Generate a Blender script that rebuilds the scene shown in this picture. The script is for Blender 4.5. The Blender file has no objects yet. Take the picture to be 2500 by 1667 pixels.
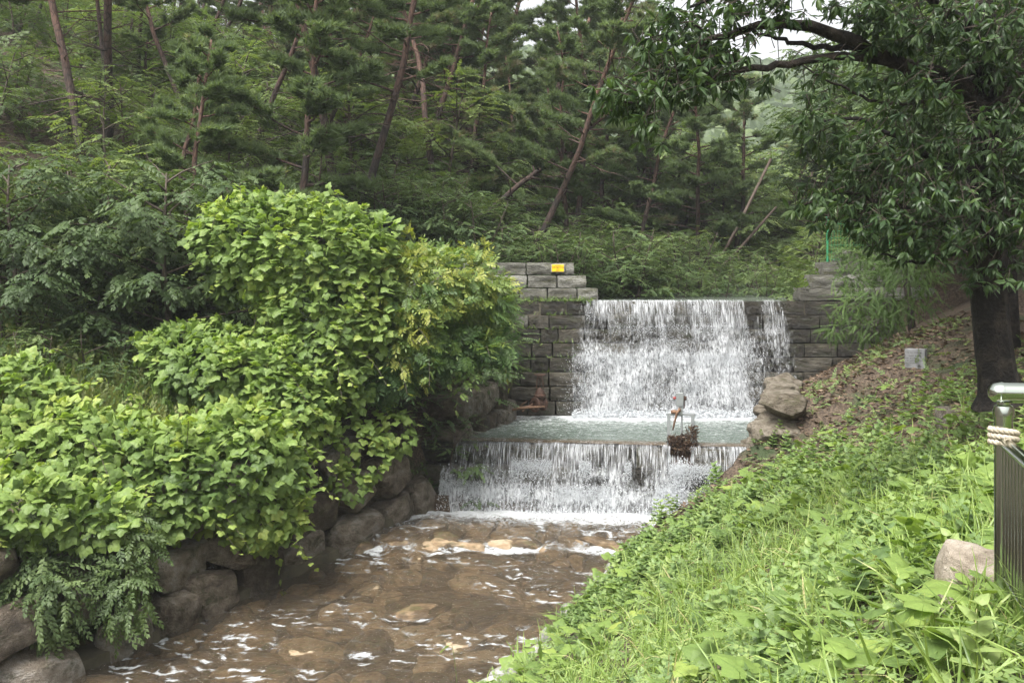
import bpy, math, random
import numpy as np
from mathutils import Vector, Matrix

# ------------------------------------------------------------------ camera, sky, sun, exposure
S = bpy.context.scene
COL = S.collection
EYE = 1.6
cam_d = bpy.data.cameras.new('camera'); cam = bpy.data.objects.new('camera', cam_d); COL.objects.link(cam)
cam_d.lens = 35.0; cam_d.sensor_width = 36.0; cam_d.sensor_fit = 'HORIZONTAL'
cam_d.shift_y = -133.0 / 2500.0
cam_d.clip_start = 0.05; cam_d.clip_end = 3000
cam.location = (0, 0, EYE); cam.rotation_euler = (math.radians(90), 0, 0)
S.camera = cam
SUN_EL, SUN_AZ = math.radians(60), math.radians(215)      # azimuth clockwise from +Y (north)
w = bpy.data.worlds.new('World'); S.world = w; w.use_nodes = True
nt = w.node_tree; nt.nodes.clear()
o_ = nt.nodes.new('ShaderNodeOutputWorld'); bg = nt.nodes.new('ShaderNodeBackground')
sky = nt.nodes.new('ShaderNodeTexSky'); sky.sky_type = 'NISHITA'; sky.sun_disc = False
sky.sun_elevation = SUN_EL; sky.sun_rotation = SUN_AZ; sky.air_density = 1.0; sky.dust_density = 6.0; sky.ozone_density = 1.0
hs = nt.nodes.new('ShaderNodeHueSaturation'); hs.inputs['Saturation'].default_value = 0.12
nt.links.new(sky.outputs[0], hs.inputs['Color']); nt.links.new(hs.outputs[0], bg.inputs[0]); nt.links.new(bg.outputs[0], o_.inputs[0])
bg.inputs[1].default_value = 0.14
sd = bpy.data.lights.new('sun', 'SUN'); so = bpy.data.objects.new('sun', sd); COL.objects.link(so)
sd.energy = 2.0; sd.angle = math.radians(25); sd.color = (1.0, 0.965, 0.90)
dirv = Vector((math.sin(SUN_AZ) * math.cos(SUN_EL), math.cos(SUN_AZ) * math.cos(SUN_EL), math.sin(SUN_EL)))
so.rotation_euler = dirv.to_track_quat('Z', 'Y').to_euler(); so.location = dirv * 60
vs = S.view_settings
S.display_settings.display_device = 'sRGB'
vs.view_transform = 'Standard'; vs.look = 'None'; vs.gamma = 1.0; vs.use_curve_mapping = False
vs.exposure = 1.38
S.cycles.max_bounces = 6; S.cycles.diffuse_bounces = 3; S.cycles.glossy_bounces = 3; S.cycles.transmission_bounces = 4
S.cycles.transparent_max_bounces = 16; S.cycles.use_denoising = True
S.cycles.caustics_reflective = False; S.cycles.caustics_refractive = False

# ------------------------------------------------------------------ helpers
rng = np.random.default_rng(7)
F_PX = 2430.0
def W(px, py, Y): return np.array([(px - 1250) / F_PX * Y, Y, EYE - (py - 700) / F_PX * Y])
def nrm(v): return v / np.maximum(np.linalg.norm(v, axis=-1, keepdims=True), 1e-9)
def sstep(a, b, x):
    t = np.clip((x - a) / (b - a), 0, 1); return t * t * (3 - 2 * t)

def _hash(i, j, k, s):
    n = (i * 374761393 + j * 668265263 + k * 2147483647 + s * 1274126177) & 0x7fffffff
    n = ((n ^ (n >> 13)) * 1274126177) & 0x7fffffff
    n = (n ^ (n >> 16)) & 0xffff
    return n / 65535.0
def vnoise(x, y, z=0.0, s=0):
    x = np.asarray(x, float); y = np.asarray(y, float); z = np.broadcast_to(np.asarray(z, float), np.broadcast(x, y).shape)
    x, y = np.broadcast_arrays(x, y)
    xi = np.floor(x).astype(np.int64); yi = np.floor(y).astype(np.int64); zi = np.floor(z).astype(np.int64)
    fx, fy, fz = x - xi, y - yi, z - zi
    fx = fx * fx * (3 - 2 * fx); fy = fy * fy * (3 - 2 * fy); fz = fz * fz * (3 - 2 * fz)
    r = 0
    for dx in (0, 1):
        for dy in (0, 1):
            for dz in (0, 1):
                wgt = (fx if dx else 1 - fx) * (fy if dy else 1 - fy) * (fz if dz else 1 - fz)
                r = r + wgt * _hash(xi + dx, yi + dy, zi + dz, s)
    return r
def fbm(x, y, z=0.0, s=0, o=3):
    r = 0; a = 0.5; t = 0
    for i in range(o):
        r = r + a * vnoise(np.asarray(x) * 2**i, np.asarray(y) * 2**i, np.asarray(z) * 2**i, s + i * 17); t += a; a *= 0.5
    return r / t

class MB:
    """collects triangles and quads with a per-vertex random value"""
    def __init__(s): s.V = []; s.T = []; s.Q = []; s.R = []; s.n = 0
    def add(s, V, T=None, Q=None, rnd=0.0):
        V = np.asarray(V, float).reshape(-1, 3)
        if T is not None and len(T): s.T.append(np.asarray(T, np.int64).reshape(-1, 3) + s.n)
        if Q is not None and len(Q): s.Q.append(np.asarray(Q, np.int64).reshape(-1, 4) + s.n)
        s.R.append(np.broadcast_to(np.asarray(rnd, float), (len(V),)).copy()); s.V.append(V); s.n += len(V)
        return s
    def emit(s, tpl, pos, tip, nr, scale, rnd=None):
        tv, tf = tpl
        pos = np.atleast_2d(pos); N = len(pos)
        if N == 0: return s
        T_ = nrm(np.atleast_2d(tip)); n = np.atleast_2d(nr); n = nrm(n - (n * T_).sum(1, keepdims=True) * T_); B = np.cross(T_, n)
        sc = np.broadcast_to(np.asarray(scale, float), (N,))[:, None, None]
        V = pos[:, None, :] + sc * (tv[None, :, 0:1] * B[:, None, :] + tv[None, :, 1:2] * T_[:, None, :] + tv[None, :, 2:3] * n[:, None, :])
        k = len(tv)
        F = tf[None] + (np.arange(N) * k)[:, None, None]
        r = rng.random(N) if rnd is None else np.broadcast_to(rnd, (N,))
        return s.add(V.reshape(-1, 3), F.reshape(-1, 3), None, np.repeat(r, k))
    def tube(s, P, R, k=6, rnd=0.0, cap=True):
        P = np.asarray(P, float); n = len(P); R = np.broadcast_to(np.asarray(R, float), (n,))
        T_ = nrm(np.gradient(P, axis=0))
        ref = np.array([0, 0, 1.0]) if abs(T_[0, 2]) < 0.9 else np.array([1.0, 0, 0])
        A = nrm(np.cross(T_, ref)); B = np.cross(T_, A)
        a = np.arange(k) * 2 * math.pi / k
        V = P[:, None] + R[:, None, None] * (np.cos(a)[None, :, None] * A[:, None] + np.sin(a)[None, :, None] * B[:, None])
        i = np.arange(n - 1)[:, None] * k; j = np.arange(k)[None]; j2 = (j + 1) % k
        Q = np.stack([i + j, i + j2, i + k + j2, i + k + j], -1).reshape(-1, 4)
        V = V.reshape(-1, 3); T = None
        if cap:
            V = np.vstack([V, P[:1], P[-1:]]); c0 = n * k; c1 = c0 + 1; jj = np.arange(k); jn = (jj + 1) % k
            T = np.vstack([np.stack([np.full(k, c0), jn, jj], 1), np.stack([np.full(k, c1), (n - 1) * k + jj, (n - 1) * k + jn], 1)])
        return s.add(V, T, Q, rnd)
    def box(s, c, h, R=None, bev=0.0, rnd=0.0):
        c = np.asarray(c, float); h = np.asarray(h, float)
        if bev <= 0:
            V = np.array([[x, y, z] for x in (-1, 1) for y in (-1, 1) for z in (-1, 1)], float) * h
            Q = [[0, 1, 3, 2], [4, 6, 7, 5], [0, 4, 5, 1], [2, 3, 7, 6], [0, 2, 6, 4], [1, 5, 7, 3]]
            if R is not None: V = V @ np.asarray(R).T
            return s.add(V + c, None, Q, rnd)
        g = grid_box(h, bev)
        V = g[0]
        if R is not None: V = V @ np.asarray(R).T
        return s.add(V + c, None, g[1], rnd)
    def lathe(s, prof, c=(0, 0, 0), k=20, axis=(0, 0, 1), rnd=0.0):
        ax = nrm(np.asarray(axis, float)); ref = np.array([1.0, 0, 0]) if abs(ax[0]) < 0.9 else np.array([0, 1.0, 0])
        A = nrm(np.cross(ax, ref)); B = np.cross(ax, A); a = np.arange(k) * 2 * math.pi / k
        prof = np.asarray(prof, float); n = len(prof)
        V = prof[:, 1][:, None, None] * ax + prof[:, 0][:, None, None] * (np.cos(a)[None, :, None] * A + np.sin(a)[None, :, None] * B)
        i = np.arange(n - 1)[:, None] * k; j = np.arange(k)[None]; j2 = (j + 1) % k
        Q = np.stack([i + j, i + j2, i + k + j2, i + k + j], -1).reshape(-1, 4)
        return s.add(V.reshape(-1, 3) + np.asarray(c, float), None, Q, rnd)
    def mesh(s, name, mat, smooth=False, sharp=None, attrs=None, uv=None):
        me = bpy.data.meshes.new(name)
        V = np.vstack(s.V); T = np.vstack(s.T) if s.T else np.zeros((0, 3), np.int64); Q = np.vstack(s.Q) if s.Q else np.zeros((0, 4), np.int64)
        me.vertices.add(len(V)); me.vertices.foreach_set('co', V.astype(np.float32).ravel())
        nl = len(T) * 3 + len(Q) * 4
        me.loops.add(nl); lv = np.concatenate([T.ravel(), Q.ravel()]).astype(np.int32); me.loops.foreach_set('vertex_index', lv)
        me.polygons.add(len(T) + len(Q))
        st = np.concatenate([np.arange(len(T)) * 3, len(T) * 3 + np.arange(len(Q)) * 4]).astype(np.int32)
        me.polygons.foreach_set('loop_start', st)
        if smooth: me.polygons.foreach_set('use_smooth', np.ones(len(st), bool))
        else: me.polygons.foreach_set('use_smooth', np.zeros(len(st), bool))
        at = me.attributes.new('rnd', 'FLOAT', 'POINT'); at.data.foreach_set('value', np.concatenate(s.R).astype(np.float32))
        for k_, v_ in (attrs or {}).items():
            at = me.attributes.new(k_, 'FLOAT', 'POINT'); at.data.foreach_set('value', np.asarray(v_, np.float32).ravel())
        if uv is not None:
            l = me.uv_layers.new(name='UVMap'); l.data.foreach_set('uv', np.asarray(uv, np.float32)[lv].ravel())
        if mat is not None: me.materials.append(mat)
        me.update(calc_edges=True)
        if sharp: me.set_sharp_from_angle(angle=math.radians(sharp))
        return me
    def obj(s, name, mat, parent=None, **kw):
        return link(name, s.mesh(name, mat, **kw), parent)

def link(name, me, parent=None):
    o = bpy.data.objects.new(name, me); COL.objects.link(o)
    if parent is not None: o.parent = parent
    return o
def empty(name, loc=(0, 0, 0), rot=(0, 0, 0), sc=1.0):
    o = bpy.data.objects.new(name, None); COL.objects.link(o); o.empty_display_size = 0.2
    o.location = loc; o.rotation_euler = rot; o.scale = (sc,) * 3 if not hasattr(sc, '__len__') else sc
    return o
def tag(o, label, cat, group=None, kind=None):
    o['label'] = label; o['category'] = cat
    if group: o['group'] = group
    if kind: o['kind'] = kind
    return o
def grid_box(h, bev):
    """box with bevelled edges as a quad cube of 4x4 per side"""
    t = np.array([-1.0, -1, 1, 1]); V = []; Q = []; idx = {}
    def key(p):
        k = tuple(np.round(p, 5))
        if k not in idx: idx[k] = len(V); V.append(p)
        return idx[k]
    def pos(i, j, k):
        q = []
        for n, (a, hh) in enumerate(zip((i, j, k), h)):
            q.append((-hh, -hh + bev, hh - bev, hh)[a])
        q = np.array(q); ex = [a in (0, 3) for a in (i, j, k)]
        if sum(ex) >= 2:
            f = 0.29 if sum(ex) == 2 else 0.42
            for n, a in enumerate((i, j, k)):
                if ex[n]: q[n] -= math.copysign(bev * f, q[n])
        return q
    for ax in range(3):
        for side in (0, 3):
            for a in range(3):
                for b in range(3):
                    c = []
                    for da, db in ((0, 0), (1, 0), (1, 1), (0, 1)):
                        p = [0, 0, 0]; p[ax] = side; p[(ax + 1) % 3] = a + da; p[(ax + 2) % 3] = b + db
                        c.append(key(pos(*p)))
                    Q.append(c if side == 3 else c[::-1])
    return np.array(V), np.array(Q)

# ------------------------------------------------------------------ materials
def new_mat(name):
    m = bpy.data.materials.new(name); m.use_nodes = True; t = m.node_tree; t.nodes.clear()
    out = t.nodes.new('ShaderNodeOutputMaterial'); return m, t, out
def N(t, typ, **kw):
    n = t.nodes.new(typ)
    for k, v in kw.items():
        if k.startswith('i_'): n.inputs[k[2:].replace('_', ' ')].default_value = v
        else: setattr(n, k, v)
    return n
def ramp(t, stops):
    r = t.nodes.new('ShaderNodeValToRGB'); e = r.color_ramp.elements
    while len(e) < len(stops): e.new(0.5)
    for x, (p, c) in zip(e, stops): x.position = p; x.color = (*c, 1) if len(c) == 3 else c
    return r
def math_(t, op, a, b=None, clamp=False):
    n = t.nodes.new('ShaderNodeMath'); n.operation = op; n.use_clamp = clamp
    for i, x in enumerate((a, b)):
        if x is None: continue
        if isinstance(x, (int, float)): n.inputs[i].default_value = x
        else: t.links.new(x, n.inputs[i])
    return n.outputs[0]
def leaf_mat(name, stops, rough=0.45, trans=0.3, spec=0.4, objvar=0.25, tcol=1.5, mott=20.0):
    m, t, out = new_mat(name)
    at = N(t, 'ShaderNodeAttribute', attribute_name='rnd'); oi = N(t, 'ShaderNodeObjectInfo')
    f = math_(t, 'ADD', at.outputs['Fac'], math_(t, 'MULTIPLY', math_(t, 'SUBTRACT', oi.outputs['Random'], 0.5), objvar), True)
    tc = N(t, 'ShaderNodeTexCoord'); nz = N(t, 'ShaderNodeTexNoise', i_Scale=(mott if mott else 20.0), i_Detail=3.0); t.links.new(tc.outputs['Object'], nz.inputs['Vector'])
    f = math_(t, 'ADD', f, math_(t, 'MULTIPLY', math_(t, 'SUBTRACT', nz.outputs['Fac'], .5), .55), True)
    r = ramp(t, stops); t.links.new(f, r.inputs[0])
    p = N(t, 'ShaderNodeBsdfPrincipled'); p.inputs['Roughness'].default_value = rough; p.inputs['Specular IOR Level'].default_value = spec
    t.links.new(r.outputs[0], p.inputs['Base Color'])
    tr = N(t, 'ShaderNodeBsdfTranslucent')
    g = N(t, 'ShaderNodeMix', data_type='RGBA', blend_type='MULTIPLY'); g.inputs[0].default_value = 1
    t.links.new(r.outputs[0], g.inputs[6]); g.inputs[7].default_value = (tcol * 1.1, tcol * 1.15, tcol * 0.5, 1)
    t.links.new(g.outputs[2], tr.inputs[0])
    mx = N(t, 'ShaderNodeMixShader'); mx.inputs[0].default_value = trans
    t.links.new(p.outputs[0], mx.inputs[1]); t.links.new(tr.outputs[0], mx.inputs[2]); t.links.new(mx.outputs[0], out.inputs[0])
    return m
def rock_mat(name, stops, scale=3.0, rough=0.85, bump=0.5, speck=0.5, moss=None, objvar=0.6, spec=0.3, fine=60.0):
    m, t, out = new_mat(name)
    tc = N(t, 'ShaderNodeTexCoord'); oi = N(t, 'ShaderNodeObjectInfo')
    ad = N(t, 'ShaderNodeVectorMath', operation='ADD'); t.links.new(tc.outputs['Object'], ad.inputs[0])
    mu = N(t, 'ShaderNodeVectorMath', operation='SCALE'); mu.inputs['Scale'].default_value = 37.0
    cb = N(t, 'ShaderNodeCombineXYZ'); t.links.new(oi.outputs['Random'], cb.inputs[0]); t.links.new(oi.outputs['Random'], cb.inputs[1])
    t.links.new(cb.outputs[0], mu.inputs[0]); t.links.new(mu.outputs[0], ad.inputs[1])
    n1 = N(t, 'ShaderNodeTexNoise', i_Scale=scale, i_Detail=6.0, i_Roughness=0.62); n2 = N(t, 'ShaderNodeTexNoise', i_Scale=fine, i_Detail=2.0)
    n3 = N(t, 'ShaderNodeTexNoise', i_Scale=scale * 4, i_Detail=5.0, i_Roughness=0.7)
    for n in (n1, n2, n3): t.links.new(ad.outputs[0], n.inputs['Vector'])
    f = math_(t, 'ADD', n1.outputs['Fac'], math_(t, 'MULTIPLY', math_(t, 'SUBTRACT', oi.outputs['Random'], 0.5), objvar * 0.6))
    f = math_(t, 'ADD', f, math_(t, 'MULTIPLY', math_(t, 'SUBTRACT', n2.outputs['Fac'], 0.5), speck))
    f = math_(t, 'ADD', math_(t, 'MULTIPLY', math_(t, 'SUBTRACT', f, 0.5), 1.7), 0.5, True)
    r = ramp(t, stops); t.links.new(f, r.inputs[0]); colr = r.outputs[0]
    if moss:
        g = N(t, 'ShaderNodeMix', data_type='RGBA'); mr = ramp(t, [(0.52, (0, 0, 0)), (0.68, (1, 1, 1))])
        n4 = N(t, 'ShaderNodeTexNoise', i_Scale=scale * 0.8, i_Detail=5.0, i_Roughness=0.7); t.links.new(ad.outputs[0], n4.inputs['Vector'])
        n4.inputs['Distortion'].default_value = 0.6
        t.links.new(n4.outputs['Fac'], mr.inputs[0]); t.links.new(mr.outputs[0], g.inputs[0]); t.links.new(colr, g.inputs[6]); g.inputs[7].default_value = (*moss, 1); colr = g.outputs[2]
    p = N(t, 'ShaderNodeBsdfPrincipled'); p.inputs['Roughness'].default_value = rough; p.inputs['Specular IOR Level'].default_value = spec
    t.links.new(colr, p.inputs['Base Color'])
    h_ = math_(t, 'ADD', n3.outputs['Fac'], math_(t, 'ADD', math_(t, 'MULTIPLY', n2.outputs['Fac'], 0.25), n1.outputs['Fac']))
    b = N(t, 'ShaderNodeBump'); b.inputs['Strength'].default_value = bump; b.inputs['Distance'].default_value = 0.09
    t.links.new(h_, b.inputs['Height']); t.links.new(b.outputs[0], p.inputs['Normal']); t.links.new(p.outputs[0], out.inputs[0])
    return m
def plain_mat(name, col, rough=0.5, metal=0.0, noise=0.0, scale=8.0, bump=0.0, spec=0.5):
    m, t, out = new_mat(name)
    p = N(t, 'ShaderNodeBsdfPrincipled'); p.inputs['Roughness'].default_value = rough; p.inputs['Metallic'].default_value = metal; p.inputs['Specular IOR Level'].default_value = spec
    p.inputs['Base Color'].default_value = (*col, 1)
    tc = N(t, 'ShaderNodeTexCoord'); n = N(t, 'ShaderNodeTexNoise', i_Scale=scale, i_Detail=5.0, i_Roughness=0.65); t.links.new(tc.outputs['Object'], n.inputs['Vector'])
    a = tuple(max(0, c * (1 - noise)) for c in col); b = tuple(min(1, c * (1 + noise)) for c in col)
    r = ramp(t, [(0.3, a), (0.7, b)]); t.links.new(n.outputs['Fac'], r.inputs[0]); t.links.new(r.outputs[0], p.inputs['Base Color'])
    if bump:
        bn = N(t, 'ShaderNodeBump'); bn.inputs['Strength'].default_value = bump; bn.inputs['Distance'].default_value = 0.02
        t.links.new(n.outputs['Fac'], bn.inputs['Height']); t.links.new(bn.outputs[0], p.inputs['Normal'])
    t.links.new(p.outputs[0], out.inputs[0]); return m

M = {}
M['kudzu'] = leaf_mat('kudzu_leaf', [(0.0, (.085, .14, .045)), (0.45, (.155, .23, .062)), (0.8, (.215, .30, .075)), (1.0, (.30, .36, .09))], rough=.5, trans=.34, spec=.3)
M['pinnate'] = leaf_mat('pinnate_leaf', [(0.0, (.05, .10, .035)), (0.5, (.10, .17, .05)), (0.85, (.19, .255, .06)), (1.0, (.29, .31, .07))], rough=.45, trans=.32)
M['dark_leaf'] = leaf_mat('dark_leaf', [(0.0, (.042, .07, .03)), (0.6, (.076, .115, .045)), (1.0, (.115, .16, .058))], rough=.5, trans=.28, spec=.28)
M['mid_leaf'] = leaf_mat('mid_leaf', [(0.0, (.066, .105, .038)), (0.6, (.12, .172, .058)), (1.0, (.18, .23, .075))], rough=.5, trans=.36, objvar=.7)
M['light_leaf'] = leaf_mat('light_leaf', [(0.0, (.06, .10, .042)), (0.6, (.105, .16, .06)), (1.0, (.17, .22, .08))], rough=.5, trans=.32, objvar=.5)
M['chestnut'] = leaf_mat('chestnut_leaf', [(0.0, (.03, .06, .024)), (0.6, (.06, .10, .035)), (1.0, (.10, .15, .045))], rough=.4, trans=.32, spec=.35)
M['needle'] = leaf_mat('pine_needle', [(0.0, (.08, .11, .055)), (0.5, (.12, .17, .082)), (0.85, (.16, .21, .105)), (1.0, (.21, .185, .125))], rough=.6, trans=.35, spec=.2, objvar=.4)
M['grass'] = leaf_mat('grass_blade', [(0.0, (.12, .19, .05)), (0.5, (.21, .30, .08)), (0.9, (.32, .40, .13)), (1.0, (.42, .37, .2))], rough=.42, trans=.35)
M['weed'] = leaf_mat('weed_leaf', [(0.0, (.10, .16, .055)), (0.5, (.17, .25, .085)), (1.0, (.28, .35, .12))], rough=.5, trans=.3)
M['meadow'] = leaf_mat('meadow_weed', [(0.0, (.06, .11, .025)), (0.5, (.11, .175, .045)), (1.0, (.21, .22, .09))], rough=.6, trans=.3)
M['litter'] = leaf_mat('dead_leaf', [(0.0, (.055, .035, .022)), (0.5, (.12, .078, .05)), (1.0, (.22, .16, .11))], rough=.7, trans=.1)
M['flower'] = leaf_mat('pink_flower', [(0.0, (.35, .10, .25)), (1.0, (.5, .2, .38))], rough=.6, trans=.3)
M['bark_dark'] = rock_mat('dark_bark', [(.25, (.012, .010, .009)), (.6, (.045, .036, .028)), (.9, (.09, .07, .055))], scale=6, bump=.8, speck=.25, fine=30)
M['bark_twig'] = plain_mat('twig_bark', (.06, .045, .032), .8, noise=.4)
M['granite'] = rock_mat('dry_granite', [(.2, (.13, .125, .105)), (.5, (.24, .235, .205)), (.85, (.37, .36, .325))], scale=2.6, bump=1.0, speck=.7, moss=(.14, .14, .075), objvar=.5)
M['granite_wet'] = rock_mat('wet_granite', [(.2, (.016, .013, .009)), (.5, (.042, .036, .025)), (.75, (.08, .07, .05)), (.95, (.15, .135, .105))], scale=2.4, rough=.4, bump=1.0, speck=.6, moss=(.035, .042, .014), objvar=.5, spec=.5)
M['boulder'] = rock_mat('brown_boulder', [(.15, (.065, .052, .04)), (.45, (.17, .137, .102)), (.72, (.27, .23, .185)), (.95, (.38, .35, .31))], scale=2.4, rough=.6, bump=1.0, speck=.6, moss=(.06, .06, .028), objvar=.6)
M['boulder_tan'] = rock_mat('tan_boulder', [(.2, (.075, .06, .042)), (.5, (.185, .155, .115)), (.9, (.34, .30, .245))], scale=2.4, rough=.8, bump=.9, speck=.6, objvar=.5, moss=(.13, .12, .07))
M['bedstone'] = rock_mat('wet_bed_stone', [(.15, (.085, .056, .03)), (.45, (.24, .165, .095)), (.72, (.35, .25, .15)), (.95, (.42, .34, .24))], scale=2.2, rough=.3, bump=.5, speck=.4, moss=(.10, .095, .04), objvar=.8, spec=.5)
M['pale_rock'] = rock_mat('pale_granite_rock', [(.15, (.16, .13, .095)), (.45, (.29, .245, .19)), (.75, (.40, .35, .285)), (.95, (.48, .44, .38))], scale=2.0, rough=.85, bump=.6, speck=.7, objvar=0)
M['edge_stone'] = rock_mat('pale_edge_stone', [(.2, (.20, .195, .175)), (.5, (.30, .29, .27)), (.9, (.40, .39, .37))], scale=3, bump=.4, speck=.4)
M['concrete'] = plain_mat('wet_concrete', (.075, .066, .045), .6, noise=.5, scale=3, bump=.4)
M['steel'] = plain_mat('polished_steel', (.42, .455, .40), .12, 1.0, noise=.03, scale=3)  # slight green tint stands in for reflected grass
M['galv'] = plain_mat('galvanised_steel', (.27, .285, .29), .45, 0.35, noise=.12, scale=12)
M['red_paint'] = plain_mat('red_paint', (.25, .03, .025), .5, noise=.2)
M['rust'] = plain_mat('rusty_iron', (.055, .027, .017), .75, 0.0, noise=.55, scale=9, bump=.6)
M['driftwood'] = plain_mat('driftwood', (.15, .085, .05), .8, noise=.5, scale=14, bump=.5)
M['debris'] = leaf_mat('caught_debris', [(0.0, (.02, .012, .008)), (.6, (.06, .035, .022)), (1.0, (.15, .10, .06))], rough=.7, trans=.0, spec=.3)
M['rope'] = plain_mat('rope', (.46, .40, .31), .9, noise=.25, scale=40, bump=.5)
M['sign_yellow'] = plain_mat('sign_yellow', (.82, .50, .012), .4, noise=.04)
M['ink'] = plain_mat('sign_ink', (.02, .02, .02), .6)
M['ink_red'] = plain_mat('sign_red_ink', (.5, .04, .03), .6)
M['marker'] = rock_mat('marker_granite', [(.2, (.15, .153, .157)), (.5, (.22, .223, .228)), (.9, (.30, .30, .30))], scale=3, bump=.1, speck=.6, fine=120, objvar=0)
M['engraved'] = plain_mat('engraved_dark', (.07, .07, .07), .8)
M['fence_green'] = plain_mat('fence_green', (.03, .22, .10), .45, noise=.1)

def pine_bark():
    m, t, out = new_mat('pine_bark'); tc = N(t, 'ShaderNodeTexCoord'); sp = N(t, 'ShaderNodeSeparateXYZ'); t.links.new(tc.outputs['Object'], sp.inputs[0])
    mp = N(t, 'ShaderNodeMapping'); mp.inputs['Scale'].default_value = (14, 14, 4); t.links.new(tc.outputs['Object'], mp.inputs[0])
    vo = N(t, 'ShaderNodeTexVoronoi', feature='DISTANCE_TO_EDGE'); t.links.new(mp.outputs[0], vo.inputs['Vector']); vo.inputs['Scale'].default_value = 1.0
    no = N(t, 'ShaderNodeTexNoise', i_Scale=3.0, i_Detail=5.0); t.links.new(tc.outputs['Object'], no.inputs['Vector'])
    f = math_(t, 'ADD', math_(t, 'MULTIPLY', sp.outputs[2], 0.14), math_(t, 'MULTIPLY', math_(t, 'SUBTRACT', no.outputs['Fac'], .5), 1.1), True)
    r = ramp(t, [(0.15, (.05, .041, .036)), (.45, (.09, .056, .044)), (.9, (.155, .085, .060))]); t.links.new(f, r.inputs[0])
    cr = ramp(t, [(0.0, (.3, .3, .3)), (.12, (1, 1, 1))]); t.links.new(vo.outputs['Distance'], cr.inputs[0])
    g = N(t, 'ShaderNodeMix', data_type='RGBA', blend_type='MULTIPLY'); g.inputs[0].default_value = 1; t.links.new(r.outputs[0], g.inputs[6]); t.links.new(cr.outputs[0], g.inputs[7])
    p = N(t, 'ShaderNodeBsdfPrincipled'); p.inputs['Roughness'].default_value = .85; t.links.new(g.outputs[2], p.inputs['Base Color'])
    b = N(t, 'ShaderNodeBump'); b.inputs['Strength'].default_value = .7; b.inputs['Distance'].default_value = .03; t.links.new(vo.outputs['Distance'], b.inputs['Height']); t.links.new(b.outputs[0], p.inputs['Normal'])
    t.links.new(p.outputs[0], out.inputs[0]); return m
M['pine_bark'] = pine_bark()
M['dead_wood'] = plain_mat('bleached_wood', (.075, .053, .04), .8, noise=.35, scale=6)

def ground_mat():
    m, t, out = new_mat('forest_floor'); tc = N(t, 'ShaderNodeTexCoord')
    n1 = N(t, 'ShaderNodeTexNoise', i_Scale=.9, i_Detail=6.0, i_Roughness=.65); n2 = N(t, 'ShaderNodeTexNoise', i_Scale=14.0, i_Detail=5.0, i_Roughness=.7); vo = N(t, 'ShaderNodeTexVoronoi', i_Scale=22.0)
    for n in (n1, n2, vo): t.links.new(tc.outputs['Object'], n.inputs['Vector'])
    r = ramp(t, [(.25, (.022, .016, .011)), (.55, (.062, .043, .029)), (.8, (.12, .088, .06))])
    f = math_(t, 'ADD', math_(t, 'MULTIPLY', n2.outputs['Fac'], .7), math_(t, 'MULTIPLY', vo.outputs['Distance'], .5)); t.links.new(f, r.inputs[0])
    mr = ramp(t, [(.5, (0, 0, 0)), (.62, (1, 1, 1))]); t.links.new(n1.outputs['Fac'], mr.inputs[0])
    g = N(t, 'ShaderNodeMix', data_type='RGBA'); t.links.new(mr.outputs[0], g.inputs[0]); t.links.new(r.outputs[0], g.inputs[6]); g.inputs[7].default_value = (.032, .048, .016, 1)
    p = N(t, 'ShaderNodeBsdfPrincipled'); p.inputs['Roughness'].default_value = .9; t.links.new(g.outputs[2], p.inputs['Base Color'])
    b = N(t, 'ShaderNodeBump'); b.inputs['Strength'].default_value = .8; b.inputs['Distance'].default_value = .05; t.links.new(f, b.inputs['Height']); t.links.new(b.outputs[0], p.inputs['Normal'])
    t.links.new(p.outputs[0], out.inputs[0]); return m
M['ground'] = ground_mat()

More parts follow.
